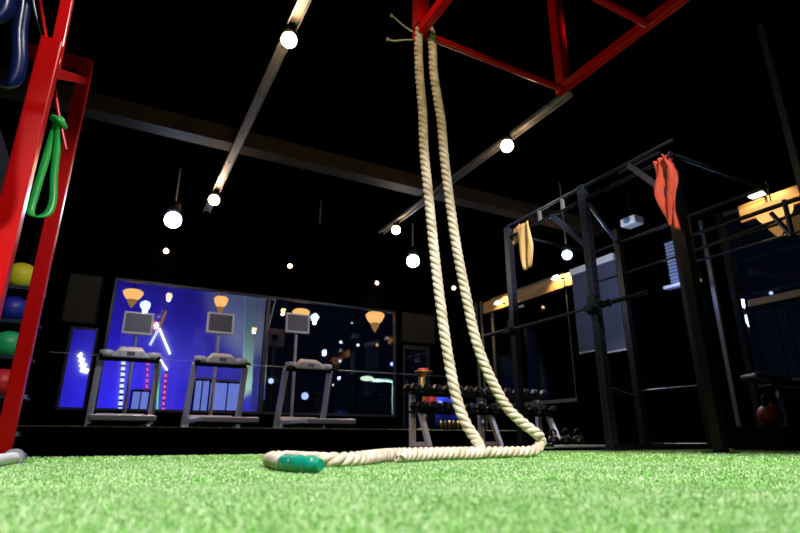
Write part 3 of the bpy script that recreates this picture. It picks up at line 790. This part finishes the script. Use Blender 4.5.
# frayed ties at the bar
tiep = onF(411, 36, 2.95)
for pl in ([(413, 32), (404, 26), (396, 19), (391, 15)], [(413, 40), (402, 40), (394, 41), (387, 39)]):
    pts = resample(smooth([onF(a, b_, 2.95) for a, b_ in pl], 8), .006)
    b = MB(); N = len(pts)
    for k in range(2):
        q = [p+V((0, math.sin(i*.9+k*math.pi)*.0035, math.cos(i*.9+k*math.pi)*.0035)) for i, p in enumerate(pts)]
        b.tube(q, .0032, 5)
    b.sphere(pts[-1], .012, 8)
    b.build('tie_cord', M['rope'], t)
b = MB()
for dz in (-.012, 0, .012):
    b.tube([V((xl_+.06, yf_+math.cos(a)*.03, ZF-.01+math.sin(a)*.03))+V((dz, 0, 0)) for a in [k*math.pi/8 for k in range(16)]], .006, 6, closed=True)
b.build('binding', M['matte_black'], t)

# ------------------------------------------------------------------ dumbbell rack
lx = [onY(417, 447, 6.5).x, onY(487, 446, 6.5).x, onY(546, 446, 6.5).x]
ry0, ry1 = 6.62, 6.18
t = thing('dumbbell_rack', (lx[1], 6.4, 0), 'two-tier black dumbbell rack on white A-shaped legs behind the rope', 'dumbbell rack')
zt = .70; zl = .45
for x in lx:
    b = MB(); b.bar((x, ry0, .0), (x, ry0+.0, zt), .07, .07); b.build('leg', M['white_paint'], t, .004)
    MB().bar((x, ry1, .0), (x, ry0-.22, zl), .065, .06, up=(1, 0, 0)).build('leg', M['white_paint'], t, .004)
    MB().box((x, (ry0+ry1)/2, .035), (.065, ry0-ry1+.02, .06)).build('foot_bar', M['white_paint'], t, .004)
x0, x1 = lx[0]-.1, lx[2]+.12
for z, yc in ((zt, ry0-.02), (zl, ry0-.2)):
    for s in (-.09, .09): MB().box(((x0+x1)/2, yc+s, z), (x1-x0, .05, .04), Matrix.Rotation(R(8), 3, 'X')).build('tray_rail', M['black_steel'], t, .003)
def hexhead(b, c, r, L, mi=0):
    n = 6; vs = []
    for yy, rr in ((-L/2, r*.8), (-L/2+.015, r), (L/2-.015, r), (L/2, r*.8)):
        for k in range(n): a = 2*math.pi*(k+.0)/n; vs.append(V(c)+V((rr*math.cos(a), yy, rr*math.sin(a))))
    fs = [tuple(range(n)), tuple(range(4*n-1, 3*n-1, -1))]
    for i in range(3):
        for k in range(n): fs.append((i*n+k, (i+1)*n+k, (i+1)*n+(k+1) % n, i*n+(k+1) % n))
    b.add(vs, fs, mi)
def dumbbell(x, y, z, label, group):
    r = .065; t = thing('dumbbell', (x, y, z), label, 'dumbbell', group)
    for s in (-1, 1):
        b = MB(); hexhead(b, (x, y+s*.10, z+r*.87), r, .09); h = b.build('head', M['black_steel'], t)
        MB().lathe((x, y+s*.147, z+r*.87), [(.001, s*.001), (.034, s*.001), (.036, 0)], 16, axis='Y').build('end_ring', M['chrome'], h)
    MB().tube([(x, y-.06, z+r*.87), (x, y+.06, z+r*.87)], .016, 10).build('handle', M['chrome'], t)
    return t
ordn = ['first', 'second', 'third', 'fourth', 'fifth', 'sixth', 'seventh', 'eighth', 'ninth', 'tenth', 'eleventh', 'twelfth', 'thirteenth', 'fourteenth', 'fifteenth']
d0 = None
for tier, z, yc, cnt in (('upper', zt+.022, ry0-.02, 14), ('lower', zl+.022, ry0-.2, 13)):
    for i in range(cnt):
        x = x0+.08+(x1-x0-.16)*i/(cnt-1); lb = 'black hex dumbbell on the %s tier, %s from the left' % (tier, ordn[i])
        gn = 'dumbbells on the %s rack tier' % tier
        if d0 is None: d0 = dumbbell(x, yc, z, lb, gn)
        else:
            c = copy_tree(d0); c.location = (x, yc, z); c['label'] = lb; c['group'] = gn
# brass stand, cup, ball on the platform behind the rack
yp = 8.75
p = onY(424, 400, yp); zt_ = onY(424, 369, yp).z
t = thing('pedestal_stand', (p.x, yp, PZ+.01), 'brass pedestal stand with round tray and red top behind the dumbbell rack', 'stand')
MB().lathe((p.x, yp, PZ+.01), [(.001, 0), (.15, 0), (.14, .03), (.03, .05), (.028, zt_-PZ-.14), (.001, zt_-PZ-.14)], 20).build('column', M['gold'], t)
MB().lathe((p.x, yp, zt_-.07), [(.001, -.08), (.04, -.06), (.06, -.03), (.17, 0), (.175, .03), (.001, .035)], 24).build('tray', M['gold'], t)
MB().lathe((p.x-.01, yp, zt_-.034), [(.001, 0), (.11, 0), (.10, .035), (.001, .05)], 20).build('cushion', M['redball'], t)
MB().box((p.x-.05, yp-.02, zt_-.30), (.10, .12, .30)).build('side_plate', M['gold'], t, .02)
p = onY(446, 405, yp+.1)
gbz = PZ+.01
tag(MB().sphere((p.x, yp+.25, gbz+.32), .32, 32).build('gym_ball', mat('gym_ball_blue', (.03, .06, .75), .3)), 'large shiny blue gym ball behind the dumbbell rack', 'gym ball')
p = onY(431, 405, yp-.1)
t = thing('red_cup', (p.x, yp-.1, PZ+.01), 'small red cup on an added dark base beside the brass stand behind the dumbbells', 'cup')
zt2 = onY(431, 397, yp-.1).z
MB().lathe((p.x, yp-.1, PZ+.01), [(.001, 0), (.07, 0), (.085, zt2-PZ), (.075, zt2-PZ), (.06, .02), (.001, .02)], 16).build('cup_base', M['matte_black'], t)  # dark base added under the small red cup
MB().lathe((p.x, yp-.1, zt2-.14), [(.092, 0), (.094, .01), (.10, .15), (.09, .18), (.001, .19)], 16).build('lid', M['redball'], t)
for i in range(5):
    p = onY(441+i*4.2, 424, PY+.12)
    o = MB().lathe((p.x, PY+.12, PZ+.01), [(.001, 0), (.026, 0), (.026, .15), (.018, .17), (.001, .175)], 14).build('brass_canister', M['gold'])
    tag(o, 'brass canister on the platform edge behind the rack, %s from the left' % ordn[i], 'canister', 'brass canisters on the platform edge')

# ------------------------------------------------------------------ black rig on the right
RX = 3.95
pU = [onX(508, 228, RX), onX(582, 188, RX)]
yU = [pU[0].y, pU[1].y, onX(675, 190, RX).y]
RX2 = RX+1.42
def upright(b, h, x, y, z1, holes=True):
    b.box((x, y, z1/2+.005), (.075, .075, z1-.01))
rigz = pU[1].z
t = thing('black_rig', (RX+.7, yU[1], 0), 'black steel pull-up rig with pierced uprights at right', 'training rig')
print('RIG', yU, rigz, pU[0].z)
def up_post(x, y, z1, m='black_steel', holes=True, par=t):
    o = MB().box((x, y, z1/2+.005), (.075, .075, z1-.01)).build('upright', M['pierced_blue_lit' if m == 'blue_lit_steel' else 'pierced_black'], par)
    q = o.data; q.transform(Matrix.Translation(-(V((x, y, 0))-V(par.location)))); o.location = V((x, y, 0))-V(par.location)
    MB().box((x, y, .005), (.16, .2, .01)).build('foot_plate', M['black_steel'], par)
    return o
up_post(RX, yU[0], pU[0].z, 'blue_lit_steel'); up_post(RX, yU[1], rigz+.02, 'blue_lit_steel'); up_post(RX, yU[2], 2.3, 'matte_black')
up_post(RX2, onX(618, 245, RX2).y, 2.62, 'blue_lit_steel')
ym2 = onX(618, 245, RX2).y
y4 = onX(692, 290, RX2+.1).y
up_post(RX2, y4, 2.62, 'black_steel')
# ladder of two rails from first to second upright and on towards the camera
zr = onX(545, 207, RX).z; zr2 = onX(545, 222, RX).z
print('rail z', zr, onX(655, 162, RX).z, zr2)
yend = yU[2]-.05
for z, m in ((zr, 'steel_track'), (zr-.14, 'blue_lit_steel')):
    MB().tube([(RX, yU[0]+.0, z), (RX, yend, z)], .017, 12).build('pull_up_rail', M['black_steel'] if m != 'steel_track' else M['blue_lit_steel'], t)
for y in (yU[0]-.55, yU[0]-.9):
    MB().bar((RX, y, zr-.14), (RX, y, zr), .03, .03).build('rung', M['holes'], t)
zt3 = 2.28
for y in (yU[0], yU[1], yU[2]):
    MB().tube([(RX, y, zr-.1), (RX2, y if y != yU[1] else ym2, zr-.1)], .018, 12).build('cross_rail', M['blue_lit_steel'], t)
MB().tube([(RX2, yU[0], zr-.1), (RX2, yend, zr-.1)], .018, 12).build('cross_rail', M['blue_lit_steel'], t)
MB().tube([(RX2, yU[0], zr-.5), (RX2, yend, zr-.5)], .014, 12).build('cross_rail', M['blue_lit_steel'], t)
MB().bar((RX, yU[1]+.45, zr-.14), (RX, yU[1]+.03, zr-.62), .04, .05).build('gusset', M['blue_lit_steel'], t)
MB().bar((RX, yU[1]-.45, zr-.05), (RX+.0, yU[1]-.9, zr-.05), .02, .02).build('rung', M['black_steel'], t)
MB().bar((RX, yU[2]+.4, zr-.02), (RX, yU[2]+.03, zr-.5), .04, .05).build('gusset', M['blue_lit_steel'], t)
zl1 = onX(560, 318, RX).z
MB().tube([(RX2, ym2, .62), (RX2, y4, .62)], .016, 10).build('safety_rail', M['black_steel'], t)
MB().tube([(RX, yU[1], .55), (RX2, ym2, .55)], .016, 10).build('safety_rail', M['blue_lit_steel'], t)
MB().box((RX+.7, yU[1], .03), (1.35, .06, .05)).build('base_rail', M['black_steel'], t)
# barbell resting on hooks
bxx = RX-.075
ba = onX(648, 294.5, bxx); bb = onX(500, 331, bxx)
zb = (ba.z+onX(560, 314, bxx).z)/2
for y in (yU[1], ):
    b = MB(); b.box((RX-.06, y, zb-.03), (.05, .09, .03)); b.box((RX-.10, y, zb-.005), (.02, .09, .06)); b.box((RX-.045, y, zb+.03), (.02, .1, .18)); b.build('j_hook', M['black_steel'], t)
b = MB(); b.box((RX-.06, yU[0], zb-.03), (.05, .09, .03)); b.box((RX-.10, yU[0], zb-.005), (.02, .09, .06)); b.box((RX-.045, yU[0], zb+.03), (.02, .1, .18)); b.build('j_hook', M['black_steel'], t)
t2 = thing('barbell', (bxx, (ba.y+bb.y)/2, zb), 'black barbell racked horizontally across the black rig', 'barbell')
MB().tube([(bxx, ba.y+.36, zb), (bxx, bb.y-.1, zb)], .013, 12).build('shaft', M['blue_lit_steel'], t2)
for (ya, yb2) in ((ba.y, ba.y+.36), (bb.y-.1, bb.y+.3)):
    MB().tube([(bxx, ya, zb), (bxx, yb2, zb)], .021, 14).build('sleeve', M['black_steel'], t2)
MB().tube([(bxx, ba.y-.006, zb), (bxx, ba.y, zb)], .022, 14).build('end_cap', M['chrome'], t2)
for y in (ba.y+.40, ba.y+.47): MB().tube([(bxx, y, zb), (bxx, y+.03, zb)], .034, 14).build('collar', M['matte_black'], t2)

# cloths over the rig
def cloth(name, X, outline_rows, m, label, depth=.05, sag=.012):
    rows = []
    for i, (py, a, b_) in enumerate(outline_rows):
        row = []
        for k in range(9):
            u = k/8; p = onX(a[0]+(b_[0]-a[0])*u, a[1]+(b_[1]-a[1])*u, X)
            p.x += sag*math.sin(u*11+i*.35)+depth*.2*math.sin(u*5); row.append(p)
        rows.append(row)
    o = MB().strip(rows).build(name, M[m], None, 0, .007)
    return tag(o, label, 'towel', 'towels hung over the rig')
# yellow towel: one drape over the rail with a short flap
def lerp_rows(keys, n):
    out = []
    for i in range(len(keys)-1):
        for k in range(n):
            u = k/n; A, B_ = keys[i], keys[i+1]
            out.append((0, (A[0][0]+(B_[0][0]-A[0][0])*u, A[0][1]+(B_[0][1]-A[0][1])*u), (A[1][0]+(B_[1][0]-A[1][0])*u, A[1][1]+(B_[1][1]-A[1][1])*u)))
    A = keys[-1]; out.append((0, A[0], A[1])); return out
cl = cloth('towel', RX-.03, lerp_rows([((516, 227), (529, 221)), ((517, 235), (531, 232)), ((519, 245), (533, 244)), ((521, 257), (533, 252)), ((524, 270), (533, 266))], 4), 'cloth_yellow', 'pale yellow cloth draped over the far end of the rig rail')
fl = cloth('towel_flap', RX+.03, lerp_rows([((514, 228), (521, 224)), ((513, 236), (520, 236)), ((511, 246), (518, 243))], 3), 'cloth_yellow', None)
for k in list(fl.keys()): del fl[k]
wl = fl.location.copy(); fl.parent = cl; fl.location = wl-cl.location
co = cloth('towel', RX-.05, lerp_rows([((653, 161), (666, 155)), ((654, 176), (675, 166)), ((655, 186), (678, 178)), ((658, 200), (678, 194)), ((663, 215), (679, 212)), ((667, 224), (681, 231))], 5), 'cloth_orange', 'red-orange cloth draped over the near end of the rig rail', .12, .03)
fl = cloth('towel_flap', RX+.035, lerp_rows([((665, 155), (672, 158)), ((668, 170), (679, 172)), ((670, 185), (679, 186)), ((671, 196), (676, 196))], 4), 'cloth_orange', None, .1, .03)
for k in list(fl.keys()): del fl[k]
wl = fl.location.copy(); fl.parent = co; fl.location = wl-co.location

# yellow-black hanging strap item on right
hx = RX2+.12
pa, pb_ = onX(696, 328, hx), onX(704, 355, hx)
t = thing('suspension_handle', (hx, (pa.y+pb_.y)/2, pb_.z), 'yellow strap pair with black handles hanging on the dark post at right', 'suspension strap')
for k, (a, b_, c, d) in enumerate([(692, 328, 697, 354), (697, 334, 702, 354)]):
    p, q = onX(a, b_, hx), onX(c, d, hx); p.y = q.y
    rows = [[V((hx+k*.02, p.y+.05, p.z+(q.z-p.z)*i/6)), V((hx+k*.02+.008*math.sin(i), p.y, p.z+(q.z-p.z)*i/6)), V((hx+k*.02, p.y-.05+.1*0, p.z+(q.z-p.z)*i/6))] for i in range(7)]
    MB().strip(rows).build('strap', M['yellow'], t, 0, .006)
    MB().tube([V((hx, p.y+.05, q.z-.025)), V((hx, p.y-.05, q.z-.025))], .014, 8).build('handle', M['holes'], t)
p = onX(697, 315, hx)
MB().tube([V((hx, pa.y, pa.z)), V((hx-.02, pa.y-.03, pa.z+.15)), V((RX2+.0, y4, 2.0))], .008, 6).build('cord', M['yellow'], t)

# roller blinds / lit cabinet panels on right wall
# hooks for the blue bands
hb = onY(24, -40, 2.1)
t = thing('hook_rail', (hb.x, 2.1, hb.z), 'black bar out of frame carrying the blue bands at upper left', 'hook rail')
MB().tube([(XL, 2.0, hb.z+.02), (hb.x+.25, 2.0, hb.z+.02)], .02, 10).build('bar', M['black_steel'], t)
def blind(px0, px1, py0, py1, X, label):
    y0, y1 = onX(px0, 290, X).y, onX(px1, 290, X).y; z1 = onX((px0+px1)/2, py0, X).z; z0 = onX((px0+px1)/2, py1, X).z
    t = thing('roller_blind', (X, (y0+y1)/2, z0), label, 'blind', 'blue-grey blinds behind the rig')
    MB().box((X, (y0+y1)/2, (z0+z1)/2), (.01, abs(y1-y0), z1-z0)).build('fabric', M['blind'], t)
    MB().box((X, (y0+y1)/2, z1+.06), (.09, abs(y1-y0), .13)).build('headbox', M['white_paint'], t, .01)
    MB().box((X, (y0+y1)/2, z0-.01), (.03, abs(y1-y0), .03)).build('bottom_bar', M['silver'], t, .004)
blind(573, 594, 272, 352, XR-.35, 'blue-grey blind left of the rig upright, with a white headbox')
blind(597, 619, 262, 352, XR-.35, 'blue-grey blind between the two pierced uprights, lit by the pendant')
# ribbed blue lit shutter further right
y0, y1 = onX(668, 260, XR-.3).y, onX(690, 260, XR-.3).y; z1, z0 = onX(680, 238, XR-.3).z, onX(680, 282, XR-.3).z
t = thing('ribbed_shutter', (XR-.3, (y0+y1)/2, z0), 'ribbed blue lit shutter box under the orange cloth', 'shutter')
b = MB(); n = 12
for i in range(n): b.tube([(XR-.3, y0, z0+(z1-z0)*(i+.5)/n), (XR-.3, y1, z0+(z1-z0)*(i+.5)/n)], (z1-z0)/n*.48, 8)
b.build('louvre', M['blue_shutter'], t)
MB().box((XR-.32, (y0+y1)/2, z0-.05), (.14, abs(y1-y0)+.2, .05)).build('bottom_bar', M['white_paint'], t, .005)
MB().box((XR-.22, (y0+y1)/2, (z0+z1)/2), (.1, abs(y1-y0)+.1, z1-z0+.1)).build('housing', M['matte_black'], t)
# small wall projector
p = onX(632, 222, XR-.5)
t = thing('projector', p+V((0, 0, -.14)), 'white projector box hung high behind the rig', 'projector')
MB().box(p, (.24, .30, .14), Matrix.Rotation(R(0), 3, 'Z')).build('projector_body', M['white_paint'], t, .02)
MB().lathe(p+V((-.12, 0, 0)), [(.05, 0), (.055, -.03), (.04, -.03), (.001, -.02)], 16, axis='X').build('lens', mat('lens', (.1, .2, .3), .1), t)
MB().tube([p+V((0, 0, .07)), V((p.x, p.y, ZC))], .025, 8).build('stem', M['matte_black'], t)
lamp('POINT', p+V((-.5, -.1, -.25)), 3.5, (.6, .8, 1), .05, name='projector_glow')
lamp('POINT', onX(678, 290, XR-.75), 14, (.3, .4, 1), .06, name='shutter_light')

# floor barbell at right
a = onZ(552, 446.2, .035); b_ = onZ(716, 443.0, .035)
a = V((a.x, 3.72, .035)); b_ = V((onY(716, 443, 3.72).x, 3.72, .035))
a.x = onY(552, 446, 3.72).x
t = thing('barbell', (a.x, 3.72, 0), 'long barbell lying on the floor along the turf edge at right', 'barbell')
L = b_.x-a.x; x5 = onY(662, 443, 3.72).x
MB().tube([a, (x5, 3.72, .035)], .014, 12).build('shaft', M['silver'], t)
MB().tube([(x5, 3.72, .035), b_], .026, 16).build('sleeve', M['white_paint'], t)
for x in (x5-.04, onY(655, 443, 3.72).x): MB().tube([(x, 3.72, .035), (x+.03, 3.72, .035)], .035, 16).build('collar', M['chrome'], t)
MB().tube([a-V((.1, 0, 0)), a], .030, 16).build('end_sleeve', M['chrome'], t)

# bench, kettlebells at the right
def bench():
    x, y = 5.7, 2.55
    p = onF(778, 385, 6.0)
    x, y = p.x, p.y; zs_ = p.z
    t = thing('weight_bench', (x, y, 0), 'black padded weight bench standing at the lower right edge', 'weight bench')
    e = .45
    MB().box((x+.35, y-.2, zs_), (1.1, .30, .08), Matrix.Rotation(R(-28), 3, 'Z')).build('seat_pad', M['black_steel'], t, .03)
    MB().box((x-.12, y+.05, zs_+.06), (.4, .30, .08), Matrix.Rotation(R(-28), 3, 'Z')@Matrix.Rotation(R(8), 3, 'Y')).build('backrest', M['black_steel'], t, .03)
    MB().bar((x-.05, y, zs_-.1), (x+.75, y-.42, zs_-.1), .06, .08).build('frame', M['blue_lit_steel'], t)
    for q in ((x, y), (x+.7, y-.38)):
        MB().bar((q[0], q[1], .03), (q[0], q[1], zs_-.04), .06, .06).build('leg', M['blue_lit_steel'], t)
        MB().bar((q[0]-.12, q[1]-.22, .025), (q[0]+.12, q[1]+.22, .025), .05, .05).build('foot_bar', M['black_steel'], t)
bench()
def kettlebell(px, py, Dd, r, m, label, z=0):
    p = onF(px, py, Dd); x, y = p.x, p.y
    t = thing('kettlebell', (x, y, z), label, 'kettlebell', 'kettlebells on the floor at right')
    MB().lathe((x, y, z), [(.001, .0), (r*.6, 0), (r*.9, r*.35), (r, r*.85), (r*.85, r*1.4), (r*.45, r*1.75), (.001, r*1.8)], 20).build('kettlebell_body', M[m], t)
    hz = z+r*1.6
    MB().tube(smooth([V((x-r*.45, y, hz-.02)), V((x-r*.62, y, hz+r*.55)), V((x-r*.3, y, hz+r*.95)), V((x+r*.3, y, hz+r*.95)), V((x+r*.62, y, hz+r*.55)), V((x+r*.45, y, hz-.02))], 6), r*.14, 10).build('handle', M['black_steel'], t)
# rack holding red kettlebell
p = onF(771, 426, 5.2)
MBK = 1
t = thing('plyo_box', (p.x, p.y, 0), 'low black box at the lower right carrying a red kettlebell', 'box')
zt4 = .20
b = MB().box((p.x, p.y, zt4/2), (.5, .5, zt4)); b.build('box_body', M['matte_black'], t, .01)
MB().box((p.x, p.y, zt4+.006), (.52, .52, .012)).build('box_top', M['black_steel'], t)
M['dark_red'] = mat('dark_red', (.16, .006, .008), .4)
kettlebell(771, 420, 5.2, .11, 'dark_red', 'dark red kettlebell on the low black box at the right', zt4+.012)
for i, (px, m, lb) in enumerate([(553, 'black_steel', 'black kettlebell just right of the dumbbell rack legs'), (566, 'black_steel', 'black kettlebell second from the dumbbell rack legs'), (578, 'black_steel', 'black kettlebell farthest from the dumbbell rack legs')]):
    kettlebell(px, 436, 6.6, .08, m, lb)
# wall bracket structure top right: black rail truss near right
by_ = onX(760, 212, XR-1.0)
X3 = XR-1.0
t = thing('wall_bar_frame', onX(770, 215, X3), 'black triangulated pull-up bracket at the right edge in front of the large warm glow', 'pull-up bracket')
def x3(px, py): return onX(px, py, X3)
MB().tube([x3(690, 236), x3(812, 194)], .03, 10).build('bar', M['black_steel'], t)
MB().tube([x3(700, 248), x3(812, 208)], .022, 10).build('bar', M['black_steel'], t)
MB().tube([x3(771, 213), x3(792, 236)], .03, 10).build('brace', M['blue_lit_steel'], t)
MB().tube([x3(784, 200), x3(792, 234)], .03, 10).build('brace', M['blue_lit_steel'], t)
MB().tube([x3(690, 263), x3(812, 228)], .018, 10).build('bar', M['blue_lit_steel'], t)
MB().tube([V((X3, x3(690, 236).y, 4.2)), V((X3, x3(690, 236).y, 0.0))], .03, 8).build('post', M['black_steel'], t)
X4 = XR-2.5
pu = onX(783, 110, X4)
t = thing('cable_post', (X4, pu.y, 0), 'thin dark steel post at the far right edge with light catching its side', 'post')
MB().box((X4, pu.y, ZC/2), (.06, .06, ZC-.01)).build('post', M['blue_lit_steel'], t)
MB().box((X4, pu.y, .01), (.2, .2, .02)).build('base_plate', M['black_steel'], t)
pa, pb_ = onX(749, 304, XR-.4), onX(812, 288, XR-.4)
t = thing('wall_rail', pa, 'bronze handrail running along the wide right window', 'handrail')
MB().bar(pa, V((pb_.x, pb_.y, pa.z)), .06, .10).build('rail', mat('bronze_rail', (.16, .11, .06), .4, metal=.4), t, .01)
for y in (pa.y-.15, (pa.y+pb_.y)/2): MB().tube([(XR-.4, y, pa.z), (XR+.0, y, pa.z-.0)], .02, 8).build('bracket', M['matte_black'], t)

# ------------------------------------------------------------------ added unseen spots that brighten turf, rope, red rig and cloths
def luminaire(loc, target, size, energy, col, label):
    t = thing('ceiling_light', loc, label, 'lamp')
    l = lamp('AREA', V(loc)+V((0, 0, -.05)), energy, col, size, target=target, name='lamp_light')
    b = MB(); b.box(V(loc)+V((0, 0, .03)), (size[0]+.06, size[1]+.06, .05)); b.build('housing', M['matte_black'], t)
    return l
def key(loc, target, energy, col, deg, label, blend=.6, r=.10):  # added spot with an invented housing and stem
    t = thing('spotlight', V(loc)+V((0, 0, 0)), label, 'lamp')
    d = (V(target)-V(loc)).normalized()
    MB().tube([V(loc)-d*.28, V(loc)-d*.03], .09, 16).build('housing', M['matte_black'], t)
    MB().tube([V(loc)-d*.2, V((loc[0], loc[1], ZC))], .012, 8).build('stem', M['matte_black'], t)
    return lamp('SPOT', loc, energy, col, r, target=target, spot=R(deg), blend=blend, name='added_spot_light')
key((-.4, -.6, 4.0), (.8, 1.15, 0), 1500, (.97, .99, 1), 66, 'added unseen spotlight behind the camera aimed at the turf, left one')
key((2.4, -.6, 4.0), (1.6, 1.3, 0), 1150, (1, .97, .96), 66, 'added unseen spotlight behind the camera aimed at the turf, right one')
key((-.2, .4, 3.9), (1.48, 2.62, 1.5), 320, (1, .74, .50), 44, 'added unseen spotlight aimed at the hanging rope')
key((2.2, .5, 4.0), (3.95, 2.6, 2.1), 420, (1, .9, .85), 24, 'added unseen spotlight aimed at the orange cloth on the black rig')
key((2.4, .7, 4.0), (3.95, 4.4, 2.3), 1300, (1, .92, .8), 16, 'added unseen spotlight aimed at the yellow cloth on the black rig')
key((1.0, .9, 3.9), (-.5, 3.4, 1.2), 420, (1, .95, .95), 40, 'added unseen spotlight aimed at the red rig')

# world
wd = bpy.data.worlds.new('night'); scene.world = wd; wd.use_nodes = True
wd.node_tree.nodes['Background'].inputs[0].default_value = (.010, .016, .045, 1); wd.node_tree.nodes['Background'].inputs[1].default_value = .10

# camera
cd = bpy.data.cameras.new('camera'); co_ = bpy.data.objects.new('camera', cd); COL.objects.link(co_)
cd.sensor_width = 36; cd.lens = F/800*36; cd.clip_start = .02
co_.location = CAM; co_.rotation_euler = (R(90)+PITCH, 0, -YAW)
cd.dof.use_dof = True; cd.dof.focus_distance = 2.9; cd.dof.aperture_fstop = 3.2
scene.camera = co_
vs = scene.view_settings; vs.view_transform = 'Standard'; vs.look = 'None'; vs.exposure = 0; vs.gamma = 1; vs.use_curve_mapping = False
